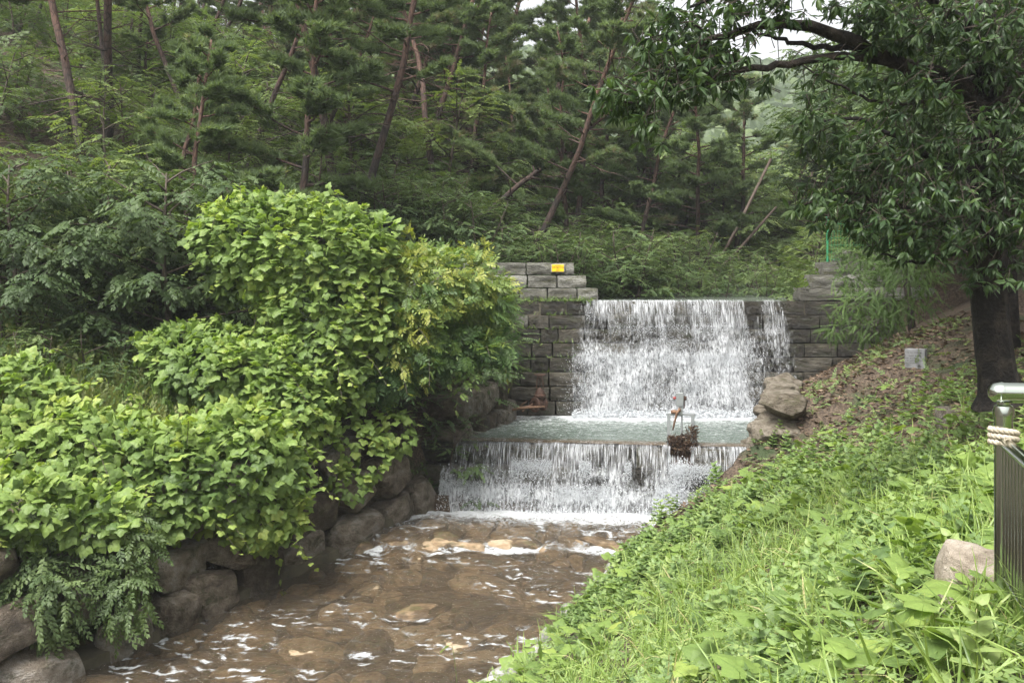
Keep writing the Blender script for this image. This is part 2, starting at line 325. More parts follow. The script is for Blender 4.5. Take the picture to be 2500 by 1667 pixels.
def fall_mat(name, su=46.0, sv=2.6):
    """falling water: white threads and spray, clear between them; 'dens' says how much water falls there, 'strk' how threaded it is"""
    m, t, out = new_mat(name)
    uv = N(t, 'ShaderNodeUVMap'); uv.uv_map = 'UVMap'
    def noise(sc, det, rgh, dist=0.0):
        mp = N(t, 'ShaderNodeMapping'); mp.inputs['Scale'].default_value = (*sc, 1); t.links.new(uv.outputs[0], mp.inputs[0])
        n = N(t, 'ShaderNodeTexNoise', i_Scale=1.0, i_Detail=det, i_Roughness=rgh); n.inputs['Distortion'].default_value = dist
        t.links.new(mp.outputs[0], n.inputs['Vector']); return n.outputs['Fac']
    a = noise((su, sv), 3.0, .6, .15); b = noise((24, 7), 6.0, .74, .5); c = noise((6.0, 1.1), 3.0, .6)
    st = N(t, 'ShaderNodeAttribute', attribute_name='strk'); de = N(t, 'ShaderNodeAttribute', attribute_name='dens')
    mx = N(t, 'ShaderNodeMix'); t.links.new(st.outputs['Fac'], mx.inputs[0]); t.links.new(b, mx.inputs[2]); t.links.new(a, mx.inputs[3])
    v = math_(t, 'ADD', math_(t, 'MULTIPLY', math_(t, 'SUBTRACT', mx.outputs[0], .5), 1.25), math_(t, 'SUBTRACT', de.outputs['Fac'], .5))
    v = math_(t, 'ADD', v, math_(t, 'MULTIPLY', math_(t, 'SUBTRACT', c, .5), .6))
    mr = N(t, 'ShaderNodeMapRange'); mr.inputs['From Min'].default_value = -.24; mr.inputs['From Max'].default_value = .30; t.links.new(v, mr.inputs['Value'])
    al = math_(t, 'MULTIPLY', mr.outputs[0], .97)
    df = N(t, 'ShaderNodeBsdfDiffuse'); tr = N(t, 'ShaderNodeBsdfTranslucent'); cr = ramp(t, [(.36, (.30, .31, .33)), (.62, (.74, .76, .78))]); t.links.new(mx.outputs[0], cr.inputs[0])  # grey-to-white noise ramp paints shading into the flat white water
    t.links.new(cr.outputs[0], df.inputs[0]); t.links.new(cr.outputs[0], tr.inputs[0])
    m1 = N(t, 'ShaderNodeMixShader'); m1.inputs[0].default_value = .35; t.links.new(df.outputs[0], m1.inputs[1]); t.links.new(tr.outputs[0], m1.inputs[2])
    gl = N(t, 'ShaderNodeBsdfGlossy'); gl.inputs['Roughness'].default_value = .25
    ts = N(t, 'ShaderNodeBsdfTransparent'); m0 = N(t, 'ShaderNodeMixShader'); m0.inputs[0].default_value = .0; t.links.new(ts.outputs[0], m0.inputs[1]); t.links.new(gl.outputs[0], m0.inputs[2])
    m2 = N(t, 'ShaderNodeMixShader'); t.links.new(al, m2.inputs[0]); t.links.new(m0.outputs[0], m2.inputs[1]); t.links.new(m1.outputs[0], m2.inputs[2])
    t.links.new(m2.outputs[0], out.inputs[0]); return m
M['fall'] = fall_mat('falling_water')
def drop_mat():
    m, t, out = new_mat('white_spray'); df = N(t, 'ShaderNodeBsdfDiffuse'); tr = N(t, 'ShaderNodeBsdfTranslucent'); mx = N(t, 'ShaderNodeMixShader'); mx.inputs[0].default_value = .4
    for n in (df, tr): n.inputs[0].default_value = (.70, .72, .74, 1)
    t.links.new(df.outputs[0], mx.inputs[1]); t.links.new(tr.outputs[0], mx.inputs[2]); t.links.new(mx.outputs[0], out.inputs[0]); return m
M['drop'] = drop_mat()
def strand_mat():
    m, t, out = new_mat('water_thread'); df = N(t, 'ShaderNodeBsdfDiffuse'); ts = N(t, 'ShaderNodeBsdfTransparent'); mx = N(t, 'ShaderNodeMixShader'); at = N(t, 'ShaderNodeAttribute', attribute_name='rnd')
    df.inputs[0].default_value = (.62, .64, .66, 1); t.links.new(at.outputs['Fac'], mx.inputs[0]); t.links.new(ts.outputs[0], mx.inputs[1]); t.links.new(df.outputs[0], mx.inputs[2]); t.links.new(mx.outputs[0], out.inputs[0]); return m
M['strand'] = strand_mat()

def water_mat(name, clear, deep, shallow, wave, bump, foamcol=(.66, .68, .69), foam_scale=9.0, stretch=(1, 1, 1), fr=(-.06, .14)):
    """moving water: mirror of the sky by Fresnel over a body that is clear (streambed shows) or turbid; foam where 'foam' is high"""
    m, t, out = new_mat(name); tc = N(t, 'ShaderNodeTexCoord')
    mp = N(t, 'ShaderNodeMapping'); mp.inputs['Scale'].default_value = stretch; t.links.new(tc.outputs['Object'], mp.inputs[0])
    n1 = N(t, 'ShaderNodeTexNoise', i_Scale=wave, i_Detail=4.0, i_Roughness=.6); n2 = N(t, 'ShaderNodeTexNoise', i_Scale=foam_scale, i_Detail=7.0, i_Roughness=.75)
    n2.inputs['Distortion'].default_value = .8; n3 = N(t, 'ShaderNodeTexNoise', i_Scale=foam_scale * .6, i_Detail=5.0, i_Roughness=.7); n3.inputs['Distortion'].default_value = 1.2; t.links.new(mp.outputs[0], n3.inputs['Vector'])
    rid = math_(t, 'SUBTRACT', 1.0, math_(t, 'ABSOLUTE', math_(t, 'MULTIPLY', math_(t, 'SUBTRACT', n3.outputs['Fac'], .5), 7.0)))
    fpat = math_(t, 'ADD', math_(t, 'MULTIPLY', rid, .28), math_(t, 'MULTIPLY', n2.outputs['Fac'], .75))
    for n in (n1, n2): t.links.new(mp.outputs[0], n.inputs['Vector'])
    b = N(t, 'ShaderNodeBump'); b.inputs['Strength'].default_value = bump; b.inputs['Distance'].default_value = .1; t.links.new(n1.outputs['Fac'], b.inputs['Height'])
    sh = N(t, 'ShaderNodeAttribute', attribute_name='shallow'); fo = N(t, 'ShaderNodeAttribute', attribute_name='foam')
    g = N(t, 'ShaderNodeMix', data_type='RGBA'); t.links.new(sh.outputs['Fac'], g.inputs[0]); g.inputs[6].default_value = (*deep, 1); g.inputs[7].default_value = (*shallow, 1)
    df = N(t, 'ShaderNodeBsdfDiffuse'); t.links.new(g.outputs[2], df.inputs[0]); t.links.new(b.outputs[0], df.inputs['Normal'])
    ts = N(t, 'ShaderNodeBsdfTransparent'); ts.inputs[0].default_value = (.97, .91, .80, 1)
    m0 = N(t, 'ShaderNodeMixShader'); m0.inputs[0].default_value = clear; t.links.new(df.outputs[0], m0.inputs[1]); t.links.new(ts.outputs[0], m0.inputs[2])
    gl = N(t, 'ShaderNodeBsdfGlossy'); gl.inputs['Roughness'].default_value = .08; t.links.new(b.outputs[0], gl.inputs['Normal'])
    fn = N(t, 'ShaderNodeFresnel'); fn.inputs[0].default_value = 1.42; t.links.new(b.outputs[0], fn.inputs['Normal'])
    m1 = N(t, 'ShaderNodeMixShader'); t.links.new(fn.outputs[0], m1.inputs[0]); t.links.new(m0.outputs[0], m1.inputs[1]); t.links.new(gl.outputs[0], m1.inputs[2])
    mr = N(t, 'ShaderNodeMapRange'); mr.inputs['From Min'].default_value = fr[0]; mr.inputs['From Max'].default_value = fr[1]
    t.links.new(math_(t, 'ADD', fpat, math_(t, 'SUBTRACT', fo.outputs['Fac'], 1.0)), mr.inputs['Value'])
    fd = N(t, 'ShaderNodeBsdfDiffuse'); fd.inputs[0].default_value = (*foamcol, 1); t.links.new(b.outputs[0], fd.inputs['Normal'])
    m2 = N(t, 'ShaderNodeMixShader'); t.links.new(mr.outputs[0], m2.inputs[0]); t.links.new(m1.outputs[0], m2.inputs[1]); t.links.new(fd.outputs[0], m2.inputs[2])
    t.links.new(m2.outputs[0], out.inputs[0]); return m
M['pool'] = water_mat('pool_water', .1, (.10, .13, .108), (.11, .08, .048), 5.0, .8, stretch=(.8, 1.7, 1))
M['stream'] = water_mat('stream_water', .84, (.28, .225, .16), (.12, .085, .05), 20.0, 1.0, foam_scale=12.0, stretch=(.75, 1.5, 1), fr=(-.12, .25))

# ------------------------------------------------------------------ terrain
TY = np.array([-30, 0, 8, 10.7, 12.9, 14.2, 16.3, 18.5, 19.0, 19.28, 24.0, 26, 40, 60, 120, 600])
TXR = np.array([-26, -8, -2.8, -1.2, 0, .7, 1.6, 2.67, 3.6, 4.76, 6.15, 7.0, 10.5, 16, 36, 200])
TYL = np.array([-30, 0, 8, 11, 13.5, 16.3, 19, 19.6, 20.15, 24.0, 26, 40, 60, 120, 600])
TXL = np.array([-32, -14, -9, -7, -5.3, -3.7, -1.95, -1.7, -1.35, 0.1, 1.2, 6, 12, 30, 190])
def xl(y): return np.interp(y, TYL, TXL)
def xr(y): return np.interp(y, TY, TXR)
def zbed(y): return np.interp(y, [-30, 8, 17.6, 18.15, 19.4], [-5.5, -3.88, -3.12, -2.9, -2.84])
def softmin(a, b, k=.35):
    hh = np.clip(.5 + .5 * (b - a) / k, 0, 1); return b * (1 - hh) + a * hh - k * hh * (1 - hh)
def H(x, y):
    x = np.asarray(x, float); y = np.asarray(y, float)
    L = (xl(y) - x) * .87; Rr = (x - xr(y)) * .9
    zb = np.where(y < 19.55, zbed(y), -2.4)
    # downstream of the dam
    ztl = np.interp(y, [0, 8, 13, 16, 19, 20, 24], [-2.4, -2.0, -1.75, -1.5, -1.2, -.95, -.5])
    zl = zb - .1 + (ztl - zb + .1) * sstep(.12, .75, L) + .22 * np.maximum(0, L - .7) + .3 * np.maximum(0, L - 7)
    cap = .11 * np.maximum(0, x - 2.4) + .02 * np.maximum(0, y - 4.9) + .42 * np.maximum(0, x - 7.2)
    s1 = zb + .12 + .6 * Rr
    s2 = zb - .05 + (-.75 - zb) * sstep(.1, .7, Rr) + .55 * np.maximum(0, Rr - .6)
    wy = sstep(18.4, 19.6, y); zr = softmin(s1 * (1 - wy) + s2 * wy, cap)
    z1 = np.where(L > 0, zl, np.where(Rr > 0, zr, zb - .12))
    # upstream of the dam
    zb2 = 1.02 + .035 * np.maximum(0, y - 25)
    hl = .43 * np.maximum(0, L - .8) + .17 * np.maximum(0, L - 9); hl = 34 * np.tanh(hl / 34) * (1 - .85 * sstep(75, 170, y))
    hr = .48 * np.maximum(0, Rr - .6); hr = 30 * np.tanh(hr / 30) * (1 - .6 * sstep(75, 170, y))
    z2 = zb2 + .25 * sstep(0, .8, L) + .25 * sstep(0, .8, Rr) + hl + hr + 43 * sstep(95, 250, y)
    wid = .35 + .45 * np.maximum(0, L - 3) + .3 * np.maximum(0, Rr - 4)
    wb = sstep(-1, 1, (y - 25.0) / wid)
    z = z1 * (1 - wb) + z2 * wb
    far = sstep(.3, 3, np.maximum(L, Rr))
    return z + (fbm(x * .6, y * .6, 0, 3) - .5) * .3 * far + (fbm(x * 3, y * 3, 0, 5) - .5) * .07 * sstep(.2, 1, np.maximum(L, Rr))
def hz(x, y): return float(H(np.array([x]), np.array([y]))[0])
def axis_pts(lo, hi, fine_lo, fine_hi, step):
    a = list(np.arange(fine_lo, fine_hi, step)); d = step; v = fine_hi
    while v < hi: a.append(v); d *= 1.22; v += d
    a.append(hi); d = step; v = fine_lo - d
    b = []
    while v > lo: b.append(v); d *= 1.22; v -= d
    b.append(lo); return np.array(b[::-1] + a)
gx = axis_pts(-500, 500, -14, 14, .17); gy = axis_pts(-60, 700, 2, 27, .17)
GX, GY = np.meshgrid(gx, gy); nx, ny = len(gx), len(gy)
mb = MB(); i = np.arange(ny - 1)[:, None] * nx; j = np.arange(nx - 1)[None]
mb.add(np.stack([GX, GY, H(GX, GY)], -1).reshape(-1, 3), None, np.stack([i + j, i + j + 1, i + nx + j + 1, i + nx + j], -1).reshape(-1, 4))
ground = tag(mb.obj('ground', M['ground'], smooth=True), 'brown leaf-strewn soil of the valley sides and stream banks', 'ground', kind='structure')

def in_frame(x, y, m=160): px = 1250 + F_PX * x / y; return -m < px < 2500 + m

# ------------------------------------------------------------------ stones
def cube_sphere(n):
    t = np.linspace(-1, 1, n + 1); V = []; Q = []; idx = {}
    for ax in range(3):
        for sgn in (-1, 1):
            for a in range(n):
                for b in range(n):
                    c = []
                    for da, db in ((0, 0), (1, 0), (1, 1), (0, 1)):
                        p = [0, 0, 0]; p[ax] = sgn; p[(ax + 1) % 3] = t[a + da]; p[(ax + 2) % 3] = t[b + db]
                        k = tuple(np.round(p, 5))
                        if k not in idx: idx[k] = len(V); V.append(p)
                        c.append(idx[k])
                    Q.append(c if sgn == 1 else c[::-1])
    return np.array(V, float), np.array(Q)
CS6 = cube_sphere(7)
def rock(seed, mat, power=4.0, cuts=7, rough=.12, name='stone'):
    r = np.random.default_rng(seed); V = CS6[0].copy()
    V = V + .1 * np.sin(V[:, [1, 2, 0]] * 2.3 + seed)
    V /= (np.abs(V) ** power).sum(1, keepdims=True) ** (1 / power)
    for _ in range(cuts):
        n = nrm(r.normal(size=3)); d = r.uniform(.62, .95); e = np.maximum(0, V @ n - d); V -= e[:, None] * n * .92
    V *= 1 + rough * (fbm(V[:, 0] * 1.6 + seed * 3.1, V[:, 1] * 1.6, V[:, 2] * 1.6, seed, 3) - .5)[:, None] * 2
    m = MB(); m.add(V, None, CS6[1]); return m.mesh(name, mat, smooth=True, sharp=38)
def place_rock(me, name, parent, c, sz, rot):
    o = link(name, me, parent); o.location = c; o.scale = sz; o.rotation_euler = rot; return o
ROCKS = [rock(s, M['boulder'], power=8.0, cuts=6, rough=.09, name='boulder') for s in range(10)]
TANS = [rock(40 + s, M['boulder_tan'], power=5.5, cuts=10, rough=.14, name='boulder') for s in range(5)]
BEDS = [rock(60 + s, M['bedstone'], power=2.6, cuts=9, rough=.2, name='stone') for s in range(9)]
PALES = [rock(80 + s, M['edge_stone'], power=3, cuts=6, name='stone') for s in range(3)]

def block(seed, mat):
    """squared quarry stone with a rough split face towards -Y"""
    r = np.random.default_rng(seed); a, b = 8, 5
    V = []; Q = []
    base, qs = cube_sphere(5)
    V = base * np.array([.5, .5, .5]); V = V.copy()
    edge = (np.abs(base) > .99).sum(1)
    V *= np.where(edge >= 2, .975, 1.0)[:, None]
    face = base[:, 1] < -.99
    V[:, 1] -= np.where(face, (fbm(V[:, 0] * 5 + seed * 7, V[:, 2] * 5, 0, seed, 3) - .35) * .26 * np.where(edge >= 2, .3, 1.0), 0)
    V[:, 0] += (fbm(V[:, 2] * 3, V[:, 1] * 3 + seed, 0, seed + 9) - .5) * .05; V[:, 2] += (fbm(V[:, 0] * 3 + seed, V[:, 1] * 3, 0, seed + 4) - .5) * .06
    m = MB(); m.add(V, None, qs); return m.mesh('stone_block', mat, smooth=True, sharp=32)
BDRY = [block(s, M['granite']) for s in range(6)]; BWET = [block(20 + s, M['granite_wet']) for s in range(6)]

# ------------------------------------------------------------------ main dam
DAM_Y, POOL_Z, CREST_Z = 24.0, -1.51, 1.25
CH = (CREST_Z - POOL_Z) / 8.0; SET = .115
def face_y(k): return DAM_Y + .02 + SET * k          # front of course k, counted up from the pool
dam = tag(empty('check_dam', (3, DAM_Y + .6, POOL_Z - .4)), 'stepped check dam of squared granite blocks with a wide waterfall over its middle', 'dam')
dp = Vector(dam.location)
r_ = random.Random(3)
SPL, SPR = 1.78, 7.12
def course(k, x0, x1, z0, z1, mats, wmin=.48, wmax=.92):
    x = x0
    while x < x1 - .05:
        wd = r_.uniform(wmin, wmax)
        if x1 - x - wd < .3: wd = x1 - x
        o = link('stone_block', r_.choice(BDRY if k in (6, 7) and x < 1.0 and r_.random() < .4 else mats), dam); dy = r_.uniform(-.02, .025)
        o.location = Vector((x + wd / 2, face_y(k) + .35 + dy, (z0 + z1) / 2)) - dp
        o.scale = (wd - .022, .7, z1 - z0 - .018 + r_.uniform(-.01, .004)); o.rotation_euler = (0, r_.uniform(-.008, .008), r_.uniform(-.012, .012))
        x += wd
for k in range(-1, 8):
    wet = BWET if k < 6 else BWET
    z0 = POOL_Z + CH * k
    course(k, -2.6 + r_.uniform(-.3, 0), 9.6, z0, z0 + CH, BWET, .42, 1.0)
WH = .325
for k, (xe, xs) in enumerate(((2.17, 7.2), (1.88, 7.52), (1.58, 7.85), (None, 8.35))):
    z0 = CREST_Z + WH * k
    if xe is not None: course(8 + k, -2.6 - r_.uniform(0, .4), xe, z0, z0 + WH, BDRY, .55, .95)
    course(8 + k, xs, 10.6, z0, z0 + WH + .02, BDRY, .6, 1.2)
core = MB(); core.box(((9.4 - 2.7) / 2, DAM_Y + 1.35, (POOL_Z - .6 + CREST_Z - .05) / 2), ((9.4 + 2.7) / 2, .5, (CREST_Z - .05 - POOL_Z + .6) / 2)); c_ = core.obj('mortar_core', M['concrete'], dam); c_.location = -dp

# waterfall curtain: follows the courses, with spray
def curtain(A, B, steps, dens_fn, strk_fn, name, outward, du=.035, bulge=.07, seed=0, lip=.35):
    """A,B crest ends; steps list of (drop, setback); outward unit vector horizontal"""
    A = np.asarray(A, float); B = np.asarray(B, float); Lx = np.linalg.norm(B - A); nu = int(Lx / du)
    u = np.linspace(0, Lx, nu); path = [(-lip, 0.012, 0), (-lip * .4, .016, 0), (0.0, .008, 0)]
    out = 0; z = 0
    for n, (dz, sb) in enumerate(steps):
        m = 7
        for q in range(1, m + 1):
            f = q / m; path.append((out + .03 + sb * f ** 1.5 + bulge * (math.sin(math.pi * min(1, f * .6)) if n == 0 else .95), z - dz * f, 1))
        z -= dz; out += sb
    path = np.array(path); seg = np.r_[0, np.cumsum(np.hypot(*np.diff(path[:, :2], axis=0).T))]
    D = (B - A) / Lx; U, K = np.meshgrid(u, np.arange(len(path)))
    o = path[K, 0]; zz = path[K, 1]; v = seg[K]
    nz = fbm(U * 3.2, v * 2.0, 0, seed + 5, 3) - .5
    o = o + np.where(K <= 3, (fbm(U * 1.3, U * 0, 0, seed + 40, 3) - .5) * .12, 0); zz = zz + np.where(K <= 4, (fbm(U * 2.1, U * 0 + 5, 0, seed + 41, 3) - .5) * .035, 0)
    o = o + np.where(K > 3, (nz * .16 + np.maximum(0, nz) * .15), 0) * np.minimum(1, v)
    P = A + D * U[..., None] + np.asarray(outward) * o[..., None] + np.array([0, 0, 1.0]) * zz[..., None]
    un = U / Lx; vn = np.clip(-zz / max(1e-6, -path[-1, 1]), 0, 1)
    mb = MB(); nu_ = nu; i = np.arange(len(path) - 1)[:, None] * nu_; j = np.arange(nu_ - 1)[None]
    mb.add(P.reshape(-1, 3), None, np.stack([i + j, i + j + 1, i + nu_ + j + 1, i + nu_ + j], -1).reshape(-1, 4))
    d = dens_fn(un, vn, U, v); s_ = strk_fn(un, vn)
    ob = mb.obj(name, M['fall'], smooth=True, attrs={'dens': d, 'strk': s_}, uv=np.stack([U + seed * 3.7, v], -1).reshape(-1, 2))
    return ob, (A, D, Lx, path, seg, nu)
OCT = (np.array([[1, 1, 1], [1, -1, -1], [-1, 1, -1], [-1, -1, 1.0]]) * .42, np.array([[0, 1, 2], [0, 3, 1], [0, 2, 3], [1, 3, 2]]))
def droplets(pts, lo, hi, name, parent):
    m = MB(); n = len(pts); tip = np.array([[0, 0, 1.0]]) + rng.normal(size=(n, 3)) * .25
    m.emit(OCT, pts, tip, rng.normal(size=(n, 3)), rng.uniform(lo, hi, n) * (rng.random(n) ** 1.5 * .8 + .4))
    o = m.obj(name, M['drop'], parent); o['kind'] = 'stuff'; return o

def strands(info, outward, dens_fn, n, vmax, name, parent, off, w=(.0025, .008), seed=0):
    """single threads of falling water that hang from the lip and fray lower down"""
    r = np.random.default_rng(seed); A, D, Lx, path, seg, nu = info; m = MB(); outward = np.asarray(outward, float)
    k = 0
    while k < n:
        u = r.random() * Lx; d = float(dens_fn(np.array(u / Lx), np.array(.05), np.array(u), np.array(.3)))
        if r.random() > (d - .2) * 2.2: continue
        k += 1; v0 = seg[1] if r.random() < .8 else r.uniform(seg[2], seg[-1] * .5); v1 = min(v0 + r.uniform(.3, 1.0) * vmax, seg[-1]); vv = np.linspace(v0, v1, 9)
        o = np.interp(vv, seg, path[:, 0]) + .012 + np.linspace(0, 1, 9) * r.uniform(0, .05); z = np.interp(vv, seg, path[:, 1]); uu = u + np.cumsum(r.normal(size=9)) * .006
        ww = r.uniform(*w) * (.5 + r.random(9)) * np.linspace(1, .5, 9); c = A + np.outer(uu, D) + np.outer(o, outward) + np.outer(z, [0, 0, 1.0])
        V = np.stack([c - np.outer(ww, D), c + np.outer(ww * .0 + .004, outward), c + np.outer(ww, D)], 1).reshape(-1, 3); Q = []
        for q in range(8): b = 3 * q; Q += [[b, b + 1, b + 4, b + 3], [b + 1, b + 2, b + 5, b + 4]]
        m.add(V, None, Q, np.repeat(r.uniform(.2, .7) * np.linspace(1, .1, 9), 3))
    ob = m.obj(name, M['strand'], parent, smooth=True); ob['kind'] = 'stuff'; ob.location = off; return ob
def g2(x, y, cx, cy, sx, sy): return np.exp(-((x - cx) / sx) ** 2 - ((y - cy) / sy) ** 2)
def dens_main(un, vn, U, v):
    d = .40 + 0 * un
    d += .16 * sstep(.3, .6, vn) * (1 - sstep(.70, .80, un))
    d += .16 * g2(un, vn, .30, .50, .28, .07) + .10 * g2(un, vn, .75, .40, .12, .12) + .10 * g2(un, vn, .22, .72, .12, .25) + .06 * g2(un, vn, .62, .62, .14, .25)
    d -= .17 * g2(un, vn, .385, .72, .035, .18) + .10 * g2(un, vn, .49, .66, .03, .10) + .12 * g2(un, vn, .22, .27, .13, .08) + .08 * g2(un, vn, .52, .36, .07, .08)
    d -= .085 * sstep(.72, .84, un) * (1 - .6 * g2(un, vn, .89, .25, .07, .35)); d -= .2 * g2(un, vn, .79, .06, .03, .14) + .3 * g2(un, vn, .96, .06, .03, .2)
    for q in range(1, 8): d += (.11 if q in (2, 4) else .07) * np.exp(-((vn - q / 8 - .022) / .022) ** 2) * (fbm(U * 1.7, v * 0 + q * 7.3, 0, 19, 2) > .47)
    d += .14 * sstep(.94, 1.0, vn) * (1 - sstep(.8, 1, un))
    d -= .25 * (1 - sstep(0.0, .09, un)) + .3 * sstep(.95, 1.0, un)
    return d + (fbm(U * 2.2, v * .9, 0, 11, 3) - .5) * .5
steps = [(CH, SET)] * 8
falls = tag(empty('waterfall', (4.4, DAM_Y - .1, POOL_Z)), 'white waterfall spilling over the stepped granite dam into the green pool', 'waterfall', kind='structure')
fo = Vector(falls.location)
ob, inf = curtain((SPL - .32, face_y(7), CREST_Z + .005), (SPR, face_y(7), CREST_Z + .005), steps, dens_main, lambda un, vn: 1 - sstep(.12, .34, vn), 'water_curtain', (0, -1, 0), seed=1)
ob.parent = falls; ob.location = -fo
strands(inf, (0, -1, 0), dens_main, 260, 1.0, 'strands', falls, -fo, seed=1)
nd = 5500
un = rng.random(nd); vn = rng.beta(1.7, 1.0, nd); U = un * (SPR - SPL + .3); dd = dens_main(un, vn, U, vn * 3.4)
keep = rng.random(nd) < np.clip((dd - .32) * 2.2, .05, 1); un, vn = un[keep], vn[keep]
y_f = DAM_Y + SET * 8 * (1 - vn) - .04 - np.abs(rng.normal(size=len(un))) * (.06 + .16 * vn)
x_f = SPL - .35 + un * (SPR - SPL + .35) + rng.normal(size=len(un)) * (.05 + .1 * vn) - (un < .15) * vn * .25 * rng.random(len(un))
pts = np.stack([x_f, y_f, CREST_Z - vn * (CREST_Z - POOL_Z)], 1)
sp_ = droplets(pts, .012, .028, 'spray', falls); sp_.location = -fo
nd = 16000; un = rng.random(nd) ** .9 * .86; vn = .42 + .6 * rng.random(nd) ** .7
P_ = np.stack([SPL - .5 + un * (SPR - SPL + .3) + rng.normal(size=nd) * .12, DAM_Y + SET * 8 * (1 - vn) - .12 - np.abs(rng.normal(size=nd)) * .22, CREST_Z - np.minimum(vn, 1) * (CREST_Z - POOL_Z) + rng.normal(size=nd) * .05], 1); P_[:, 2] = np.maximum(P_[:, 2], POOL_Z + .01)
sp_ = droplets(P_, .007, .016, 'mist', falls); sp_.location = -fo
# churned foam heap where the fall meets the pool
nd = 9000; fx = SPL - .35 + rng.random(nd) ** .9 * (SPR - SPL - .3); fy = DAM_Y - .12 - np.abs(rng.normal(size=nd)) * .16; fz = POOL_Z + np.abs(rng.normal(size=nd)) * .075
sp_ = droplets(np.stack([fx, fy, fz], 1), .02, .05, 'foam', falls); sp_.location = -fo

# ------------------------------------------------------------------ lower weir
WA = np.array([-1.38, 20.2]); WB = np.array([5.0, 19.22]); WD = (WB - WA) / np.linalg.norm(WB - WA); WN = np.array([WD[1], -WD[0]]); WLEN = np.linalg.norm(WB - WA)
weir = tag(empty('low_weir', (1.8, 19.6, -2.9)), 'low three-course stone weir below the pool with water curtains over it', 'weir')
wp = Vector(weir.location); wang = math.atan2(WD[1], WD[0]); LCH = .43; LSET = .15
NOTCH = 4.74   # metres along the weir to the sluice notch
for k in range(3):
    s_ = -.5 - r_.uniform(0, .4)
    while s_ < WLEN + .4:
        wd = r_.uniform(.6, 1.05)
        if k == 0 and s_ < NOTCH - .26 < s_ + wd: wd = NOTCH - .26 - s_
        if k == 0 and abs(s_ - (NOTCH - .26)) < 1e-6: s_ = NOTCH + .24; continue
        if wd < .12: s_ += wd; continue
        c = WA + WD * (s_ + wd / 2) - WN * (.35 - LSET * k)
        o = link('stone_block', r_.choice(BWET), weir); o.location = Vector((c[0], c[1], POOL_Z - .035 - LCH * (k + .5))) - wp
        o.scale = (wd - .02, .7, LCH - .015); o.rotation_euler = (0, 0, wang + r_.uniform(-.012, .012)); s_ += wd
cm = MB(); Rz = np.array(Matrix.Rotation(wang, 3, 'Z')); c = WA + WD * WLEN / 2 - WN * .75
cm.box((c[0], c[1], -2.3), (WLEN / 2 + .4, .14, .36), Rz); c_ = cm.obj('weir_core', M['concrete'], weir); c_.location = -wp
def dens_low(un, vn, U, v):
    d = .38 + .18 * sstep(.30, .55, vn)
    d += .08 * (1 - sstep(.1, .25, un)) * sstep(.4, .6, vn); d -= .10 * (1 - sstep(.0, .12, un)) * (1 - sstep(.3, .4, vn)); d -= .3 * (1 - sstep(.0, .05, un)) * (1 - sstep(.28, .36, vn))
    d += .14 * g2(un, vn, .22, .72, .14, .10) + .16 * g2(un, vn, .45, .8, .2, .12) + .22 * g2(un, vn, .70, .6, .035, .4) + .12 * g2(un, vn, .55, .42, .04, .12)
    d -= .16 * g2(un, vn, .60, .42, .04, .14) + .10 * g2(un, vn, .36, .5, .03, .15) + .20 * g2(un, vn, .80, .55, .05, .18) + .14 * g2(un, vn, .93, .6, .06, .3)
    for q in (1, 2): d += .17 * np.exp(-((vn - q / 3 - .05) / .06) ** 2) * sstep(.38, .55, fbm(U * 1.9, v * 0 + q * 5.1, 0, 27, 2)) - .10 * np.exp(-((vn - q / 3 - .2) / .07) ** 2)
    d += .12 * sstep(.9, 1, vn)
    d -= .3 * (np.abs(U - NOTCH) < .2) * (vn < .12)
    return d + (fbm(U * 2.6, v * 1.1, 0, 31, 3) - .5) * .32
lfalls = tag(empty('low_waterfall', (1.8, 19.3, -2.9)), 'low white waterfall tumbling over the three-course weir into the stream', 'waterfall', kind='structure'); lo = Vector(lfalls.location)
ob, inf = curtain((*WA, POOL_Z - .02), (*WB, POOL_Z - .02), [(LCH, LSET)] * 3, dens_low, lambda un, vn: 1 - sstep(.26, .42, vn), 'water_curtain', (WN[0], WN[1], 0), seed=4, bulge=.11)
ob.parent = lfalls; ob.location = -lo
strands(inf, (WN[0], WN[1], 0), dens_low, 260, .7, 'strands', lfalls, -lo, seed=2)
nd = 5500; un = rng.random(nd); vn = rng.beta(1.8, .9, nd); dd = dens_low(un, vn, un * WLEN, vn * 1.6); keep = rng.random(nd) < np.clip((dd - .35) * 2.2, .03, 1) * sstep(.2, .42, vn); un, vn = un[keep], vn[keep]
oo = .08 + LSET * 3 * vn + np.abs(rng.normal(size=len(un))) * .12; P2 = WA + WD * (un * WLEN)[:, None] + WN * oo[:, None]
sp_ = droplets(np.stack([P2[:, 0], P2[:, 1], POOL_Z - vn * 1.28 + np.abs(rng.normal(size=len(un))) * .05], 1), .012, .032, 'spray', lfalls); sp_.location = -lo
def heaps(n, q, wgt, seed, A, D, out, Lx, z0, ch, st_, name, parent, off, thr=.46, lo_=.007, hi_=.017, spread=.09):
    """white water piled up where a step breaks the fall"""
    u = rng.random(n * 3) * Lx; f_ = fbm(u * wgt, u * 0 + q * 3.3, 0, seed, 3); u = u[f_ > min(thr, np.quantile(f_, .7))][:n]; m_ = len(u)
    t_ = np.abs(rng.normal(size=m_)); o = .10 + st_ * q + t_ * spread; z = z0 - ch * q + .10 - t_ * .13 + rng.normal(size=m_) * .035
    P = np.asarray(A) + np.outer(u, D) + np.outer(o, out); P[:, 2] = z; s_ = droplets(P, lo_, hi_, name, parent); s_.location = off
for q in (1, 2): heaps(11000, q, 1.6, 51 + q, (*WA, 0), (*WD, 0), (*WN, 0), WLEN, POOL_Z, LCH, LSET, 'splash', lfalls, -lo)
